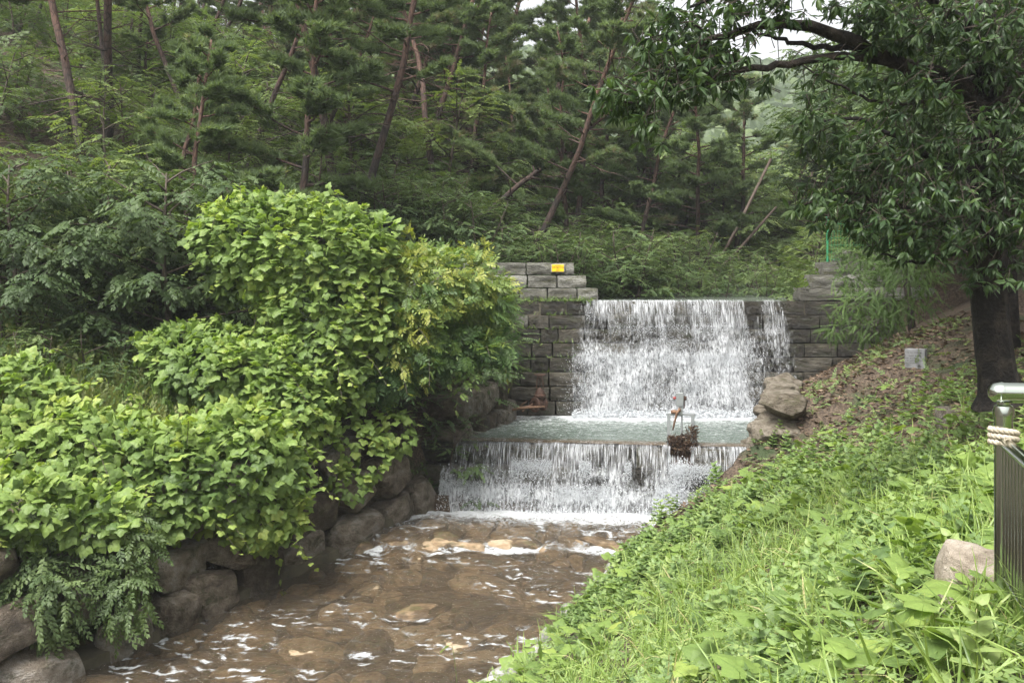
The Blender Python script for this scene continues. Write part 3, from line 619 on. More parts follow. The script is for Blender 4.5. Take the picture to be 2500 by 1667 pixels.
for q, n_, th_ in ((1, 700, .6), (2, 2600, .48), (3, 1500, .55), (4, 5200, .38), (6, 1500, .5)): heaps(n_, q, 1.5, 61 + q, (SPL - .2, face_y(7), 0), (1, 0, 0), (0, -1, 0), 4.4, CREST_Z, CH, SET, 'splash', falls, -fo, th_, spread=.07)
# plume of the notch
nd = 3800; q = rng.random(nd); sx = NOTCH - .16 * q + rng.normal(size=nd) * (.06 + .13 * q); oo = .08 + .55 * q ** .9 + rng.normal(size=nd) * .07; P2 = WA + WD * sx[:, None] + WN * oo[:, None]
sp_ = droplets(np.stack([P2[:, 0], P2[:, 1], POOL_Z - .34 - .94 * q + rng.normal(size=nd) * .05], 1), .012, .032, 'plume', lfalls); sp_.location = -lo

# ------------------------------------------------------------------ water surfaces
def grid_obj(P, name, mat, attrs):
    a, b = P.shape[:2]; m = MB(); i = np.arange(a - 1)[:, None] * b; j = np.arange(b - 1)[None]
    m.add(P.reshape(-1, 3), None, np.stack([i + j, i + j + 1, i + b + j + 1, i + b + j], -1).reshape(-1, 4)); return m.obj(name, mat, smooth=True, attrs=attrs)
sy = np.linspace(0, 1, 110); st = np.linspace(0, 1, 150); SS, TT = np.meshgrid(sy, st, indexing='ij')
fy0 = WA[1] + (WB[1] - WA[1]) * TT + .06; yy = fy0 + (DAM_Y + .1 - fy0) * SS
xa = xl(yy) - .35; xb = xr(yy) + .45; xx = xa + (xb - xa) * TT
foam = .30 + .85 * np.exp(-(DAM_Y - yy) / .30) * (1 - sstep(5.3, 6.2, xx)) * sstep(1.0, 1.7, xx) + .16 * np.exp(-(DAM_Y - yy) / 1.5)
shal = np.clip(np.maximum(1 - sstep(.25, .6, (yy - fy0)), 1 - sstep(.45, .75, xx - xa - .35 * 0)), 0, 1)
zz = POOL_Z + (fbm(xx * 4, yy * 6, 0, 71) - .5) * .03
tag(grid_obj(np.stack([xx, yy, zz], -1), 'pool_water', M['pool'], {'foam': foam, 'shallow': shal}), 'grey-green rippled pool between the dam and the low weir', 'water', kind='structure')
# water resting behind the dam
up = MB(); ys = np.linspace(DAM_Y + 1.0, 60, 40); L_ = np.stack([xl(ys) - .2, ys, 1.22 + .035 * np.maximum(0, ys - 26)], 1); R_ = np.stack([xr(ys) + .2, ys, L_[:, 2]], 1)
L_[0, 0] = SPL - .1; R_[0, 0] = SPR
up.add(np.stack([L_, R_], 1).reshape(-1, 3), None, [[2 * q, 2 * q + 1, 2 * q + 3, 2 * q + 2] for q in range(39)])
tag(up.obj('upper_water', M['pool'], attrs={'foam': np.zeros(80), 'shallow': np.full(80, .2)}), 'shallow stream water brimming behind the dam crest', 'water', kind='structure')

# stream bed stones and the water draped over them
bed = tag(MB().add([[xl(q) + a * (xr(q) - xl(q)), q, zbed(q) - .1] for q in np.linspace(6, 19.6, 30) for a in (-.04, 1.04)], None, [[2 * q, 2 * q + 1, 2 * q + 3, 2 * q + 2] for q in range(29)]).obj('stream_bed', M['bedstone']), 'brown stony bed of the shallow stream', 'stream bed', kind='structure')
STN = []
tries = 0
while len(STN) < 190 and tries < 9000:
    tries += 1
    y = r_.uniform(9.2, 19.0); t = r_.uniform(.0, 1.0); x = float(xl(y) + t * (xr(y) - xl(y))); rad = r_.uniform(.2, .68) * (1.0 if y < 17.5 else .75)
    if all((x - a) ** 2 + (y - b) ** 2 > (.62 * (rad + c)) ** 2 for a, b, c, _ in STN): STN.append((x, y, rad, r_.uniform(.0, .13)))
for y0 in (17.75,):
    for q in range(11):
        t = (q + .5) / 11; x = float(xl(y0) + t * (xr(y0) - xl(y0))); STN.append((x, y0 + r_.uniform(-.12, .25), r_.uniform(.3, .5), .17))
for (x, y, rad, hgt) in STN:
    o = place_rock(r_.choice(BEDS), 'stone', bed, (x, y, float(zbed(y)) - .15 + hgt * .55 + 0), (rad * r_.uniform(1.0, 1.35), rad * r_.uniform(.7, 1.0), .14 + hgt * .3), (r_.uniform(-.12, .12), r_.uniform(-.12, .12), r_.uniform(0, 6.3)))
sy = np.linspace(9.3, 19.45, 420); st = np.linspace(-.06, 1.05, 200); YY, TT = np.meshgrid(sy, st, indexing='ij')
a_, b_ = xl(YY), xr(YY); XX = a_ + TT * (b_ - a_)
def bumpfield(X, Y):
    z = np.zeros_like(X)
    for (x, y, rad, hgt) in STN:
        d2 = ((X - x) / (rad * 1.15)) ** 2 + ((Y - y) / (rad * .95)) ** 2
        z = np.maximum(z, (hgt * .85 + .015) * np.exp(-d2 * 1.2))
    return z
ZZ = zbed(YY) + .055 + bumpfield(XX, YY) * .9 + (fbm(XX * 2.0, YY * 6, 0, 91, 3) - .5) * .10 + (fbm(XX * 8, YY * 13, 0, 95, 2) - .5) * .045 + (fbm(XX * 17, YY * 24, 0, 97, 2) - .5) * .016
FX, FY = -.48, -.88
gyv, gxv = np.gradient(ZZ, axis=0) / np.gradient(YY, axis=0), np.gradient(ZZ, axis=1) / np.gradient(XX, axis=1)
desc = -(gyv * FY + gxv * FX)
df_ = np.roll(desc, 5, axis=0); lee = np.roll(np.maximum(0, desc), -6, axis=0)
foam = .17 + .40 * sstep(.17, .5, np.roll(desc, -5, axis=0)) * sstep(.35, .65, fbm(XX * 1.1, YY * 1.1, 0, 44)) + .58 * np.exp(-np.maximum(0, 18.95 - (YY + (XX - 1.5) * .15)) / .62) + .42 * np.exp(-((YY - 17.42 - .12 * np.sin(XX * 1.7)) / .11) ** 2) * sstep(.36, .5, fbm(XX * 1.5, YY, 0, 9))
foam += .30 * np.exp(-(TT / .05) ** 2) * fbm(XX * 2, YY * 2, 0, 8)
foam += .55 * g2(XX, YY, -5.25, 12.0, .55, .3)
tag(grid_obj(np.stack([XX, YY, ZZ], -1), 'stream_water', M['stream'], {'foam': foam, 'shallow': 0 * foam}), 'clear shallow water running over brown stones with white riffles', 'water', kind='structure')

# ------------------------------------------------------------------ boulder walls along the banks
def wall_line(name, label, fx, y0, y1, rows, side, rocks, size, zbase, ztop, lean=.3):
    e = tag(empty(name, (float(fx(y0)), y0, zbase(y0))), label, 'stone wall'); ep = Vector(e.location)
    for k in range(rows):
        y = y0 + r_.uniform(0, .4)
        while y < y1:
            ln = r_.uniform(*size); x = float(fx(y)); d = math.atan2(float(fx(y + .3)) - float(fx(y - .3)), .6)
            hh = (ztop(y) - zbase(y)) / rows; z = zbase(y) + hh * (k + .5)
            off = side * (lean * (k + .5) * hh + .12)
            place_rock(r_.choice(rocks), 'boulder', e, Vector((x + off, y, z + r_.uniform(-.04, .04))) - ep, (.38 + r_.uniform(-.05, .1), ln * .6, hh * r_.uniform(.57, .67)), (r_.uniform(-.15, .15), r_.uniform(-.15, .15), -d + r_.uniform(-.2, .2)))
            y += ln
    return e
wl = wall_line('bank_wall', 'dry-stacked brown boulder wall lining the left bank of the stream under the vines', xl, 10.5, 19.9, 3, -1, ROCKS, (.55, 1.15), lambda y: float(zbed(y)) - .1, lambda y: float(np.interp(y, [8, 13, 16, 19, 20], [-2.0, -1.7, -1.35, -1.1, -.85])), .34)
wl2 = wall_line('pool_wall', 'row of rounded boulders edging the pool on the vine side', xl, 20.3, 24.0, 2, -1, ROCKS, (.32, .6), lambda y: POOL_Z - .25, lambda y: float(np.interp(y, [20, 24], [-.75, -.6])), .2)
wr = wall_line('pool_boulder_wall', 'stacked tan boulders edging the pool below the leaf-covered slope', lambda y: np.interp(y, [18, 19.3, 24], [4.4, 4.68, 6.1]), 18.9, 23.9, 4, 1, TANS, (.4, .72), lambda y: -2.2 if y < 19.4 else POOL_Z - .3, lambda y: -.5, .3)
# concrete toe under the near boulder wall
tm = MB(); ys = np.linspace(9, 18.8, 30)
pr = np.array([[-.3, -.2], [.20, -.2], [.16, .24], [-.3, .28]])
V = np.array([[float(xl(q)) + a * .9, q, float(zbed(q)) + b] for q in ys for a, b in pr]); Q = [[4 * q + c, 4 * q + (c + 1) % 4, 4 * q + 4 + (c + 1) % 4, 4 * q + 4 + c] for q in range(29) for c in range(4)]
tag(tm.add(V, None, Q).obj('concrete_toe', M['concrete'], sharp=30), 'mossy concrete footing along the base of the boulder wall', 'footing')
# pale stones edging the grass bank
ed = tag(empty('bank_edging', (float(xr(12.)), 12., float(zbed(12.)))), 'pale broken stones edging the grassy bank at the water', 'stone edging'); ep = Vector(ed.location)
y = 10.4
while y < 17.6:
    s_ = r_.uniform(.12, .26)
    if r_.random() < .35: y += s_ * 1.3; continue
    place_rock(r_.choice(PALES), 'stone', ed, Vector((float(xr(y)) + r_.uniform(-.02, .16), y, float(zbed(y)) + .13)) - ep, (s_ * 1.2, s_, s_ * .75), (r_.uniform(-.3, .3), r_.uniform(-.3, .3), r_.uniform(0, 6))); y += s_ * 1.25

# ------------------------------------------------------------------ leaf shapes (unit length along +Y, face up +Z)
def T_(v, f): return np.array(v, float), np.array(f, np.int64)
LEAF2 = T_([(0, 0, 0), (-.27, .42, -.08), (0, 1, -.04), (.27, .42, -.08)], [(0, 2, 1), (0, 3, 2)])
def leaflet(wd=.46, droop=.10):
    o = [(0, 0), (.32, .0), (.51, .27), (.35, .63), (0, .98)]
    o = o + [(-x, y) for x, y in o[-2:0:-1]]
    V = [(x * wd / .46, y, -.05 * abs(x) / .46 - droop * max(0, y - .4) ** 1.5) for x, y in o] + [(0, .38, .055)]
    c = len(o); return T_(V, [(i, (i + 1) % c, c) for i in range(c)])
def compose(parts):
    V = []; F = []; n = 0
    for (tv, tf), pos, tip, nr, s in parts:
        tip = nrm(np.asarray(tip, float)); nr = np.asarray(nr, float); nr = nrm(nr - nr @ tip * tip); B = np.cross(tip, nr)
        V.append(np.asarray(pos, float) + s * (tv[:, :1] * B + tv[:, 1:2] * tip + tv[:, 2:3] * nr)); F.append(tf + n); n += len(tv)
    return np.vstack(V), np.vstack(F)
def strip(w0, w1, L):  # thin stalk
    return T_([(-w0, 0, 0), (w0, 0, 0), (w1, L, 0), (-w1, L, 0)], [(0, 1, 2), (0, 2, 3)])
LL = leaflet()
KUDZU = compose([(LL, (0, .42, 0), (0, 1, -.08), (0, .1, 1), .60), (LL, (.03, .3, 0), (.93, .35, -.10), (.08, 0, 1), .56), (LL, (-.03, .3, 0), (-.93, .35, -.10), (-.08, 0, 1), .56), (strip(.012, .01, .42), (0, 0, 0), (0, 1, 0), (0, 0, 1), 1)])
def spray(seed, n=13, ll=.2, wid=1.0, curve=.25):
    r = random.Random(seed); parts = [(strip(.008, .004, 1.0), (0, 0, 0), (0, 1, -.1), (0, 0, 1), 1)]
    for k in range(n):
        f = (k + .6) / n; s = -1 if k % 2 else 1; a = math.radians(r.uniform(38, 68)) * s * (1 - .4 * f)
        z = -curve * f * f * .6
        parts.append((LEAF2, (0, f, z), (math.sin(a) * wid, math.cos(a), -.15 - curve * f + r.uniform(-.2, .15)), (r.uniform(-.35, .35), r.uniform(-.25, .25), 1), ll * r.uniform(.8, 1.2) * (1.1 - .35 * f)))
    parts.append((LEAF2, (0, .98, -curve * .6), (0, 1, -.4), (0, .2, 1), ll * .8))
    return compose(parts)
SPRAYS = [spray(s) for s in range(4)]
BROADS = [spray(10 + s, n=10, ll=.27, curve=.35) for s in range(4)]
FINES = [spray(20 + s, n=20, ll=.13, curve=.35) for s in range(3)]
LACY = [spray(40 + s, n=26, ll=.085, curve=.6) for s in range(3)]
def pinnate(seed, pairs=5):
    r = random.Random(seed); lv = leaflet(.17, .1); lv = (lv[0], lv[1]); parts = [(strip(.01, .006, 1.0), (0, 0, 0), (0, 1, -.1), (0, 0, 1), 1)]
    nar = T_([(0, 0, 0), (-.21, .42, -.06), (0, 1, -.06), (.21, .42, -.06)], [(0, 2, 1), (0, 3, 2)])
    for k in range(pairs):
        f = .22 + .7 * k / pairs; z = -.22 * f * f
        for s in (-1, 1):
            a = math.radians(r.uniform(58, 75)) * s; parts.append((nar, (0, f, z), (math.sin(a), math.cos(a), -.25 + r.uniform(-.12, .12)), (r.uniform(-.2, .2), 0, 1), .36 * (1 - .25 * abs(f - .5))))
    parts.append((nar, (0, .95, -.2), (0, 1, -.4), (0, 0, 1), .28)); return compose(parts)
PINN = [pinnate(s) for s in range(3)]
LONG = T_([(0, 0, 0), (-.13, .25, -.03), (-.16, .55, -.06), (0, 1, -.22), (.16, .55, -.06), (.13, .25, -.03), (0, .28, .02), (0, .6, -.02)],
          [(0, 6, 1), (1, 6, 7), (1, 7, 2), (2, 7, 3), (0, 5, 6), (5, 7, 6), (5, 4, 7), (4, 3, 7)])
def tuft(seed, n=18):
    r = random.Random(seed); V = []; F = []
    for k in range(n):
        a = k * 2.4; e = r.uniform(.25, 1.25); d = np.array([math.cos(a) * math.sin(e), math.cos(e) + .15, math.sin(a) * math.sin(e)]); d = d / np.linalg.norm(d)
        s = np.cross(d, [r.uniform(-1, 1), r.uniform(-1, 1), r.uniform(-1, 1)]); s = s / np.linalg.norm(s) * .085; b = np.array([0, r.uniform(-.35, .1), 0]); l = r.uniform(.8, 1.15)
        V += [b - s, b + s, b + d * l]; F.append((3 * k, 3 * k + 1, 3 * k + 2))
    return T_(V, F)
TUFT = [tuft(s) for s in range(3)]
def blade(bend, k=3, w=.021):
    V = []; F = []
    for q in range(k + 1):
        f = q / k; a = bend * f; y = math.sin(a) / max(bend, .01) if bend > .01 else f; y = f * math.cos(a * .55); z = f * math.sin(a * .55); ww = w * (1 - f ** 1.6) + .004
        V += [(-ww, y, z), (0, y - .0, z - ww * .5), (ww, y, z)]
        if q: b = 3 * (q - 1); F += [(b, b + 1, b + 4), (b, b + 4, b + 3), (b + 1, b + 2, b + 5), (b + 1, b + 5, b + 4)]
    return T_(V, F)
BLADES = [blade(.5), blade(1.2), blade(2.0), blade(2.7)]
def nettle(seed, pairs=5):
    r = random.Random(seed); parts = [(strip(.012, .008, 1.0), (0, 0, 0), (0, 1, 0), (0, 0, 1), 1), (strip(.012, .008, 1.0), (0, 0, 0), (0, 1, 0), (1, 0, 0), 1)]
    wide = leaflet(.34, .25)
    for k in range(pairs):
        f = .3 + .7 * k / (pairs - 1); a0 = k * 1.57 + r.uniform(-.2, .2); s = .46 * (1.15 - .65 * f)
        for q in (0, math.pi): d = np.array([math.cos(a0 + q), .25 + .3 * f, math.sin(a0 + q)]); parts.append((wide, (0, f, 0), d, (0, 1, 0), s))
    return compose(parts)
NETTLE = [nettle(s) for s in range(3)]

UP = np.array([0, 0, 1.0])
# ------------------------------------------------------------------ tree makers: each returns (wood MB, foliage MB)
def limb_pts(p0, d, L, n, rise, wob, r):
    P = [np.asarray(p0, float)]; d = nrm(np.asarray(d, float))
    for k in range(n):
        d = nrm(d + np.array([r.normal() * wob, r.normal() * wob, rise + r.normal() * wob * .6])); P.append(P[-1] + d * L / n)
    return np.array(P)
def broadleaf(seed, Ht, R, nl, tpl, sl, start=.2, droop=.35, r0=.07, stems=1, flat=.25, sub=.42, step=.2, elev=.45):
    r = np.random.default_rng(seed); wood = MB(); pos = []; tip = []; nn = []; sc = []
    for s_ in range(stems):
        az0 = s_ * 2.4 + r.random(); ln = .0 if stems == 1 else .38
        TP = limb_pts((0, 0, -.3), (math.cos(az0) * ln, math.sin(az0) * ln, 1), Ht + .3, 6, .05, .07, r); rr = r0 * np.linspace(1, .22, 7); wood.tube(TP, rr, 6)
        nlm = max(3, nl // stems)
        for k in range(nlm):
            t = start + (1 - start) * (k + r.random() * .7) / nlm; f = t * 6; i = min(5, int(f)); p = TP[i] + (TP[i + 1] - TP[i]) * (f - i)
            az = az0 + k * 2.39996 + r.normal() * .3; el = elev * (1.2 * t + .3); prof = math.sin(math.pi * min(1, .22 + .72 * t)) ** .7; L = R * prof * r.uniform(.75, 1.15)
            LP = limb_pts(p, (math.cos(az), math.sin(az), el), L, 5, -.04 * flat * 2, .12, r); wood.tube(LP, r0 * .34 * np.linspace(1, .25, 6), 4, cap=False)
            m = max(2, int(L / step))
            for q in range(m):
                g = .22 + .78 * (q + r.random()) / m; f2 = g * 5; i2 = min(4, int(f2)); b = LP[i2] + (LP[i2 + 1] - LP[i2]) * (f2 - i2); d = nrm(LP[i2 + 1] - LP[i2])
                for sd in (-1, 1):
                    a = sd * r.uniform(.5, 1.25); dd = np.array([d[0] * math.cos(a) - d[1] * math.sin(a), d[0] * math.sin(a) + d[1] * math.cos(a), d[2] * .5 + r.normal() * .12])
                    sublen = sub * L * (1.15 - .7 * g) * r.uniform(.6, 1.1)
                    for w_ in range(max(1, int(sublen / (sl * .62)) + 1)):
                        pp = b + dd * (w_ * sl * .55) + r.normal(size=3) * .05; pos.append(pp); a2 = r.normal() * .45
                        tip.append([dd[0] * math.cos(a2) - dd[1] * math.sin(a2), dd[0] * math.sin(a2) + dd[1] * math.cos(a2), dd[2] - droop * r.uniform(.4, 1.3)]); nn.append(UP + r.normal(size=3) * .22); sc.append(sl * r.uniform(.7, 1.2))
            pos.append(LP[-1]); tip.append(nrm(LP[-1] - LP[-2]) - UP * droop); nn.append(UP + r.normal(size=3) * .2); sc.append(sl)
    fol = MB(); pos = np.array(pos); tip = np.array(tip); nn = np.array(nn); sc = np.array(sc); ch = r.integers(0, len(tpl), len(pos))
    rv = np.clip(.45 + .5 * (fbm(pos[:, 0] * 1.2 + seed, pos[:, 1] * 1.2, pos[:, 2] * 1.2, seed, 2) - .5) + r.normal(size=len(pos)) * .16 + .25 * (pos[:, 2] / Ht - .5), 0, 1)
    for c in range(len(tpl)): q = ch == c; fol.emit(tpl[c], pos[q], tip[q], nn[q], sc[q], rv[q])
    return wood, fol
def pine(seed, Ht, t0, nb, r0=.15, R=2.3, dead=9, curve=.06, sz=.17):
    r = np.random.default_rng(seed); wood = MB(); TP = limb_pts((0, 0, -.5), (r.normal() * .05, r.normal() * .05, 1), Ht + .5, 12, .02, curve, r); wood.tube(TP, r0 * np.linspace(1, .22, 13) ** .9, 9)
    pos = []; ax = []; rv = []
    def at(t): f = t * 12; i = min(11, int(f)); return TP[i] + (TP[i + 1] - TP[i]) * (f - i)
    for k in range(dead):
        t = r.uniform(max(.12, t0 - .32), t0 + .1); az = r.uniform(0, 6.28); L = r.uniform(.6, 1.9)
        LP = limb_pts(at(t), (math.cos(az), math.sin(az), r.uniform(-.25, .25)), L, 5, r.normal() * .04, .16, r); wood.tube(LP, .022 * np.linspace(1, .3, 6), 4, cap=False)
        for q in range(5):
            i = r.integers(1, 5); az2 = az + r.choice([-1, 1]) * r.uniform(.4, 1.1); wood.tube(limb_pts(LP[i], (math.cos(az2), math.sin(az2), r.normal() * .35), L * r.uniform(.2, .45), 3, 0, .25, r), .009 * np.linspace(1, .4, 4), 3, cap=False)
    for k in range(nb):
        t = t0 + (1 - t0) * ((k + r.random()) / nb) ** .85; az = k * 2.39996 + r.normal() * .35; L = R * (1.08 - t * .75) * r.uniform(.65, 1.2) * (1.0 if t < .93 else .6)
        LP = limb_pts(at(min(t, .995)), (math.cos(az), math.sin(az), .12 + .45 * (t - t0)), L, 6, .025, .13, r); wood.tube(LP, (.018 + .02 * (1 - t)) * np.linspace(1.1, .3, 7), 5, cap=False)
        ns = int(5 + L * 3.2); br = r.random()
        for q in range(ns):
            g = .3 + .7 * (q + r.random() * .6) / ns; f2 = g * 6; i2 = min(5, int(f2)); b = LP[i2] + (LP[i2 + 1] - LP[i2]) * (f2 - i2); d = nrm(LP[i2 + 1] - LP[i2]); a = (1 if q % 2 else -1) * r.uniform(.45, 1.2)
            dd = np.array([d[0] * math.cos(a) - d[1] * math.sin(a), d[0] * math.sin(a) + d[1] * math.cos(a), .12 + r.normal() * .1]); sl = L * r.uniform(.16, .36) * (1.2 - .5 * g)
            SP = limb_pts(b, dd, sl, 3, .05, .15, r); wood.tube(SP, .008 * np.linspace(1, .5, 4), 3, cap=False)
            nt_ = int(sl / .045) + 3
            for h_ in range(nt_):
                f3 = (.15 + .85 * h_ / nt_) * 3; i3 = min(2, int(f3)); pp = SP[i3] + (SP[i3 + 1] - SP[i3]) * (f3 - i3)
                pos.append(pp + r.normal(size=3) * np.array([.07, .07, .025])); ax.append(nrm(SP[-1] - SP[0]) * .6 + UP * r.uniform(.35, 1.1) + r.normal(size=3) * .25); rv.append(.35 + .35 * br + r.normal() * .14)
    fol = MB(); pos = np.array(pos); ax = np.array(ax); rv = np.clip(np.array(rv), 0, 1); ch = r.integers(0, 3, len(pos))
    for c in range(3): q = ch == c; fol.emit(TUFT[c], pos[q], ax[q], r.normal(size=(q.sum(), 3)), sz * r.uniform(.8, 1.2, q.sum()), rv[q])
    return wood, fol
class Kind:
    """one kind of plant: shared meshes, placed again and again"""
    def __init__(s, name, wf, wood_mat, leaf_mat_, wood='trunk', fol='crown', smooth=True):
        s.name = name; s.w = wf[0].mesh(wood, wood_mat, smooth=smooth); s.f = wf[1].mesh(fol, leaf_mat_); s.wn, s.fn = wood, fol
    def put(s, loc, rz, sc, label, cat, group=None, tilt=(0, 0)):
        e = empty(s.name, loc, (tilt[0], tilt[1], rz), sc); e.rotation_mode = 'XYZ'
        # rotate about Z first, then tilt in world axes
        e.rotation_euler = (Matrix.Rotation(tilt[1], 3, 'Y') @ Matrix.Rotation(tilt[0], 3, 'X') @ Matrix.Rotation(rz, 3, 'Z')).to_euler()
        link(s.wn, s.w, e); link(s.fn, s.f, e); return tag(e, label, cat, group)

# kinds
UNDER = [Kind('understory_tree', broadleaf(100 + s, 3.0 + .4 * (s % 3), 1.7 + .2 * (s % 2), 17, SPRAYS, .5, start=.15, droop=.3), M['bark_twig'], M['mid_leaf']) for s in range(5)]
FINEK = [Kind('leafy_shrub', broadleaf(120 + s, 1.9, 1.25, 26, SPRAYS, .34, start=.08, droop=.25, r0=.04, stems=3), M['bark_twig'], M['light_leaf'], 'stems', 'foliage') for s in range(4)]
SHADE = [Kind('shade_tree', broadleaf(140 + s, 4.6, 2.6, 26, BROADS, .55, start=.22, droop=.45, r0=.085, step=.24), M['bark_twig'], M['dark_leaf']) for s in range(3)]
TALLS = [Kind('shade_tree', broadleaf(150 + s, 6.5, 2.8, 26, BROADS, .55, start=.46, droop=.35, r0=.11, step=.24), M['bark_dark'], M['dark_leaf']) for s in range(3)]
PINES = [Kind('pine_tree', pine(160, 11, .34, 30, .115, R=2.5), M['pine_bark'], M['needle']), Kind('pine_tree', pine(161, 11.5, .44, 26, .12, R=2.8, dead=18), M['pine_bark'], M['needle']),
         Kind('pine_tree', pine(162, 9, .28, 30, .10, R=2.4, curve=.1), M['pine_bark'], M['needle']), Kind('pine_tree', pine(163, 12.5, .52, 22, .12, R=2.7, dead=26, curve=.08), M['pine_bark'], M['needle']),
         Kind('pine_tree', pine(164, 7, .24, 26, .10, R=2.4, dead=6, curve=.09), M['pine_bark'], M['needle'])]

pr = random.Random(11)
LMK = [(-400, 'the dark tree at the left edge', 19), (150, 'the straight red-barked pine', 25), (340, 'the small slender pine', 21.5), (590, 'the pale-stemmed pine', 24.5), (770, 'the dark two-tone pine', 26), (990, 'the steeply leaning thin pine', 30), (1190, 'the thick dark leaning pine', 29), (1330, 'the slim brown pine', 30.5), (1480, 'the low middle pine', 40), (1640, 'the spreading flat-tiered pine', 36), (1900, 'the big oak', 11)]
POOLED = {}
def pooled(e, what, px, Y, group):
    l = [q for q in LMK if px >= q[0]][-1]; d = Y - l[2]
    rel = 'in front of' if d < -2.5 else 'beside' if d < 2.5 else 'just behind' if d < 8 else 'behind' if d < 16 else 'high behind'
    POOLED.setdefault((what, rel + ' ' + l[1], group), []).append((px, e)); return e
def settle_labels():
    ords = ['first', 'second', 'third', 'fourth', 'fifth', 'sixth', 'seventh', 'eighth', 'ninth', 'tenth', 'eleventh', 'twelfth', 'thirteenth', 'fourteenth', 'fifteenth', 'sixteenth'] + [f'{k}th' for k in range(17, 60)]
    for (what, where, group), L in POOLED.items():
        L.sort(key=lambda q: q[0])
        for i, (px, e) in enumerate(L):
            e['label'] = f'{what} {where}' + (f', {ords[i]} from the left' if len(L) > 1 and i < len(ords) else ''); e['group'] = group
# --- pines that stand out in the photograph: (px, Y, kind, scale, lean x degrees (+ = to the right), lean y, label)
KEYP = [
 (222, 25.0, 1, 1.05, 2, 0, 'straight red-barked pine with a dead crook, first tall trunk at the upper left'),
 (262, 27.0, 3, 1.05, 11, 0, 'red-barked pine leaning right, crossing beside the straight trunk at upper left'),
 (445, 21.5, 4, 1.0, 6, 0, 'small slender pine with low open pads rising over the dark shrubs'),
 (690, 24.5, 4, 1.25, 3, 0, 'pine with a pale upper stem and tangled bare twigs above the vine mound'),
 (838, 26.0, 1, 1.1, 2, 0, 'dark two-tone pine trunk right of the vine mound carrying a long side pad'),
 (862, 27.0, 0, 1.1, 3, 3, 'red pine close behind the dark two-tone pine trunk'),
 (1110, 30.5, 2, 1.05, 30, 0, 'thin red pine trunk leaning steeply right above the left dam wing'),
 (1262, 29.0, 0, .98, 13, 0, 'thick dark pine leaning right with a broad crown over the dam wing'),
 (1372, 30.5, 2, .9, 19, 0, 'slim brown pine leaning right behind the dam, second from the thick dark one'),
 (1700, 36.0, 2, 1.02, 7, 0, 'spreading dark-trunked pine with flat tiers beyond the waterfall crest'),
 (1610, 42.0, 4, 1.2, -3, 0, 'low flat-tiered pine left of the spreading dark-trunked pine'), (1790, 41.0, 4, 1.25, 4, 0, 'low flat-tiered pine right of the spreading dark-trunked pine'), (1850, 48.0, 2, 1.1, 2, 0, 'farthest flat-tiered pine up the valley'), (1470, 40.0, 4, 1.3, 2, 0, 'low pine behind the tip of the arching oak limb'),
 (1540, 38.0, 0, .95, 2, 0, 'upright pine in deep shade left of the spreading flat-tiered pine'),
]
for (px, Y, kd, sc, lx, ly, lab) in KEYP:
    X = (px - 1250) / F_PX * Y; PINES[kd].put((X, Y, hz(X, Y) - .1), pr.uniform(0, 6.3), sc, lab, 'pine tree', 'named pines on the slope', (math.radians(ly), math.radians(lx)))
def fit(px, x, y, Ht, sc, tab):
    """trees stay under the treeline that the valley shows"""
    lim = EYE + (700 - np.interp(px, *tab)) / F_PX * y; return min(sc, max(.25, (lim - hz(x, y)) / Ht))
RIDGE = ([0, 1380, 1450, 1560, 1750, 1850, 1950, 2100, 2500], [-400, -300, 60, 140, 230, 320, 330, 250, 100])
LOWT = ([0, 450, 700, 950, 1900], [310, 340, 410, 470, 520])
MIDL = ([0, 600, 950, 1300, 1900], [60, 250, 400, 470, 520])
MIDT = ([0, 600, 1000, 1400, 1900, 2500], [-100, 40, 150, 290, 400, 250])
PH = [11, 11.5, 9, 12.5, 7]
# --- the other pines of the slope
n_p = 0; taken = [((p[0] - 1250) / F_PX * p[1], p[1]) for p in KEYP]
Y = 25.0
while Y < 66:
    half = .58 * Y; X = -half
    while X < float(xr(Y)) + 26 and X < half:
        x = X + pr.uniform(-1.3, 1.3); y = Y + pr.uniform(-1.3, 1.3); X += 3.3
        dl = float(xl(y)) - x; dr = x - float(xr(y))
        if not in_frame(x, y, 250): continue
        if max(dl, dr) < (4.2 if y < 34 else 3.0): continue
        if dr > 0 and (y < 36 or pr.random() < .5): continue
        if any((x - a) ** 2 + (y - b) ** 2 < 4 for a, b in taken): continue
        taken.append((x, y)); n_p += 1
        kd = pr.choice([0, 0, 1, 1, 2, 2, 3, 4]); px = 1250 + F_PX * x / y; sc = fit(px, x, y, PH[kd], pr.uniform(.8, 1.15), RIDGE)
        if sc < .45: continue
        e = PINES[kd].put((x, y, hz(x, y) - .1), pr.uniform(0, 6.3), sc, 'red-barked pine among many on the wooded slope behind the dam', 'pine tree', 'pines of the wooded slope', (math.radians(pr.uniform(-5, 5)), math.radians(pr.gauss(4, 6)))); pooled(e, 'reddish pine', px, y, 'pines of the wooded slope')
    Y += 3.4
for (px, Y, kd, sc) in [(1010, 36, 1, 1.15), (1075, 33, 3, 1.1), (1130, 41, 0, 1.3), (1195, 36, 1, 1.2), (1235, 43, 3, 1.3), (1300, 38, 0, 1.25), (1345, 45, 1, 1.35), (1395, 40, 0, 1.15), (940, 40, 0, 1.25), (1160, 47, 1, 1.35), (880, 35, 3, 1.1), (1425, 47, 2, 1.35)]:
    X = (px - 1250) / F_PX * Y; pooled(PINES[kd].put((X, Y, hz(X, Y) - .1), pr.uniform(0, 6.3), sc, 'reddish pine', 'pine tree', 'pines of the wooded slope', (math.radians(pr.uniform(-4, 4)), math.radians(pr.uniform(-2, 9)))), 'reddish pine', px, Y, 'pines of the wooded slope')
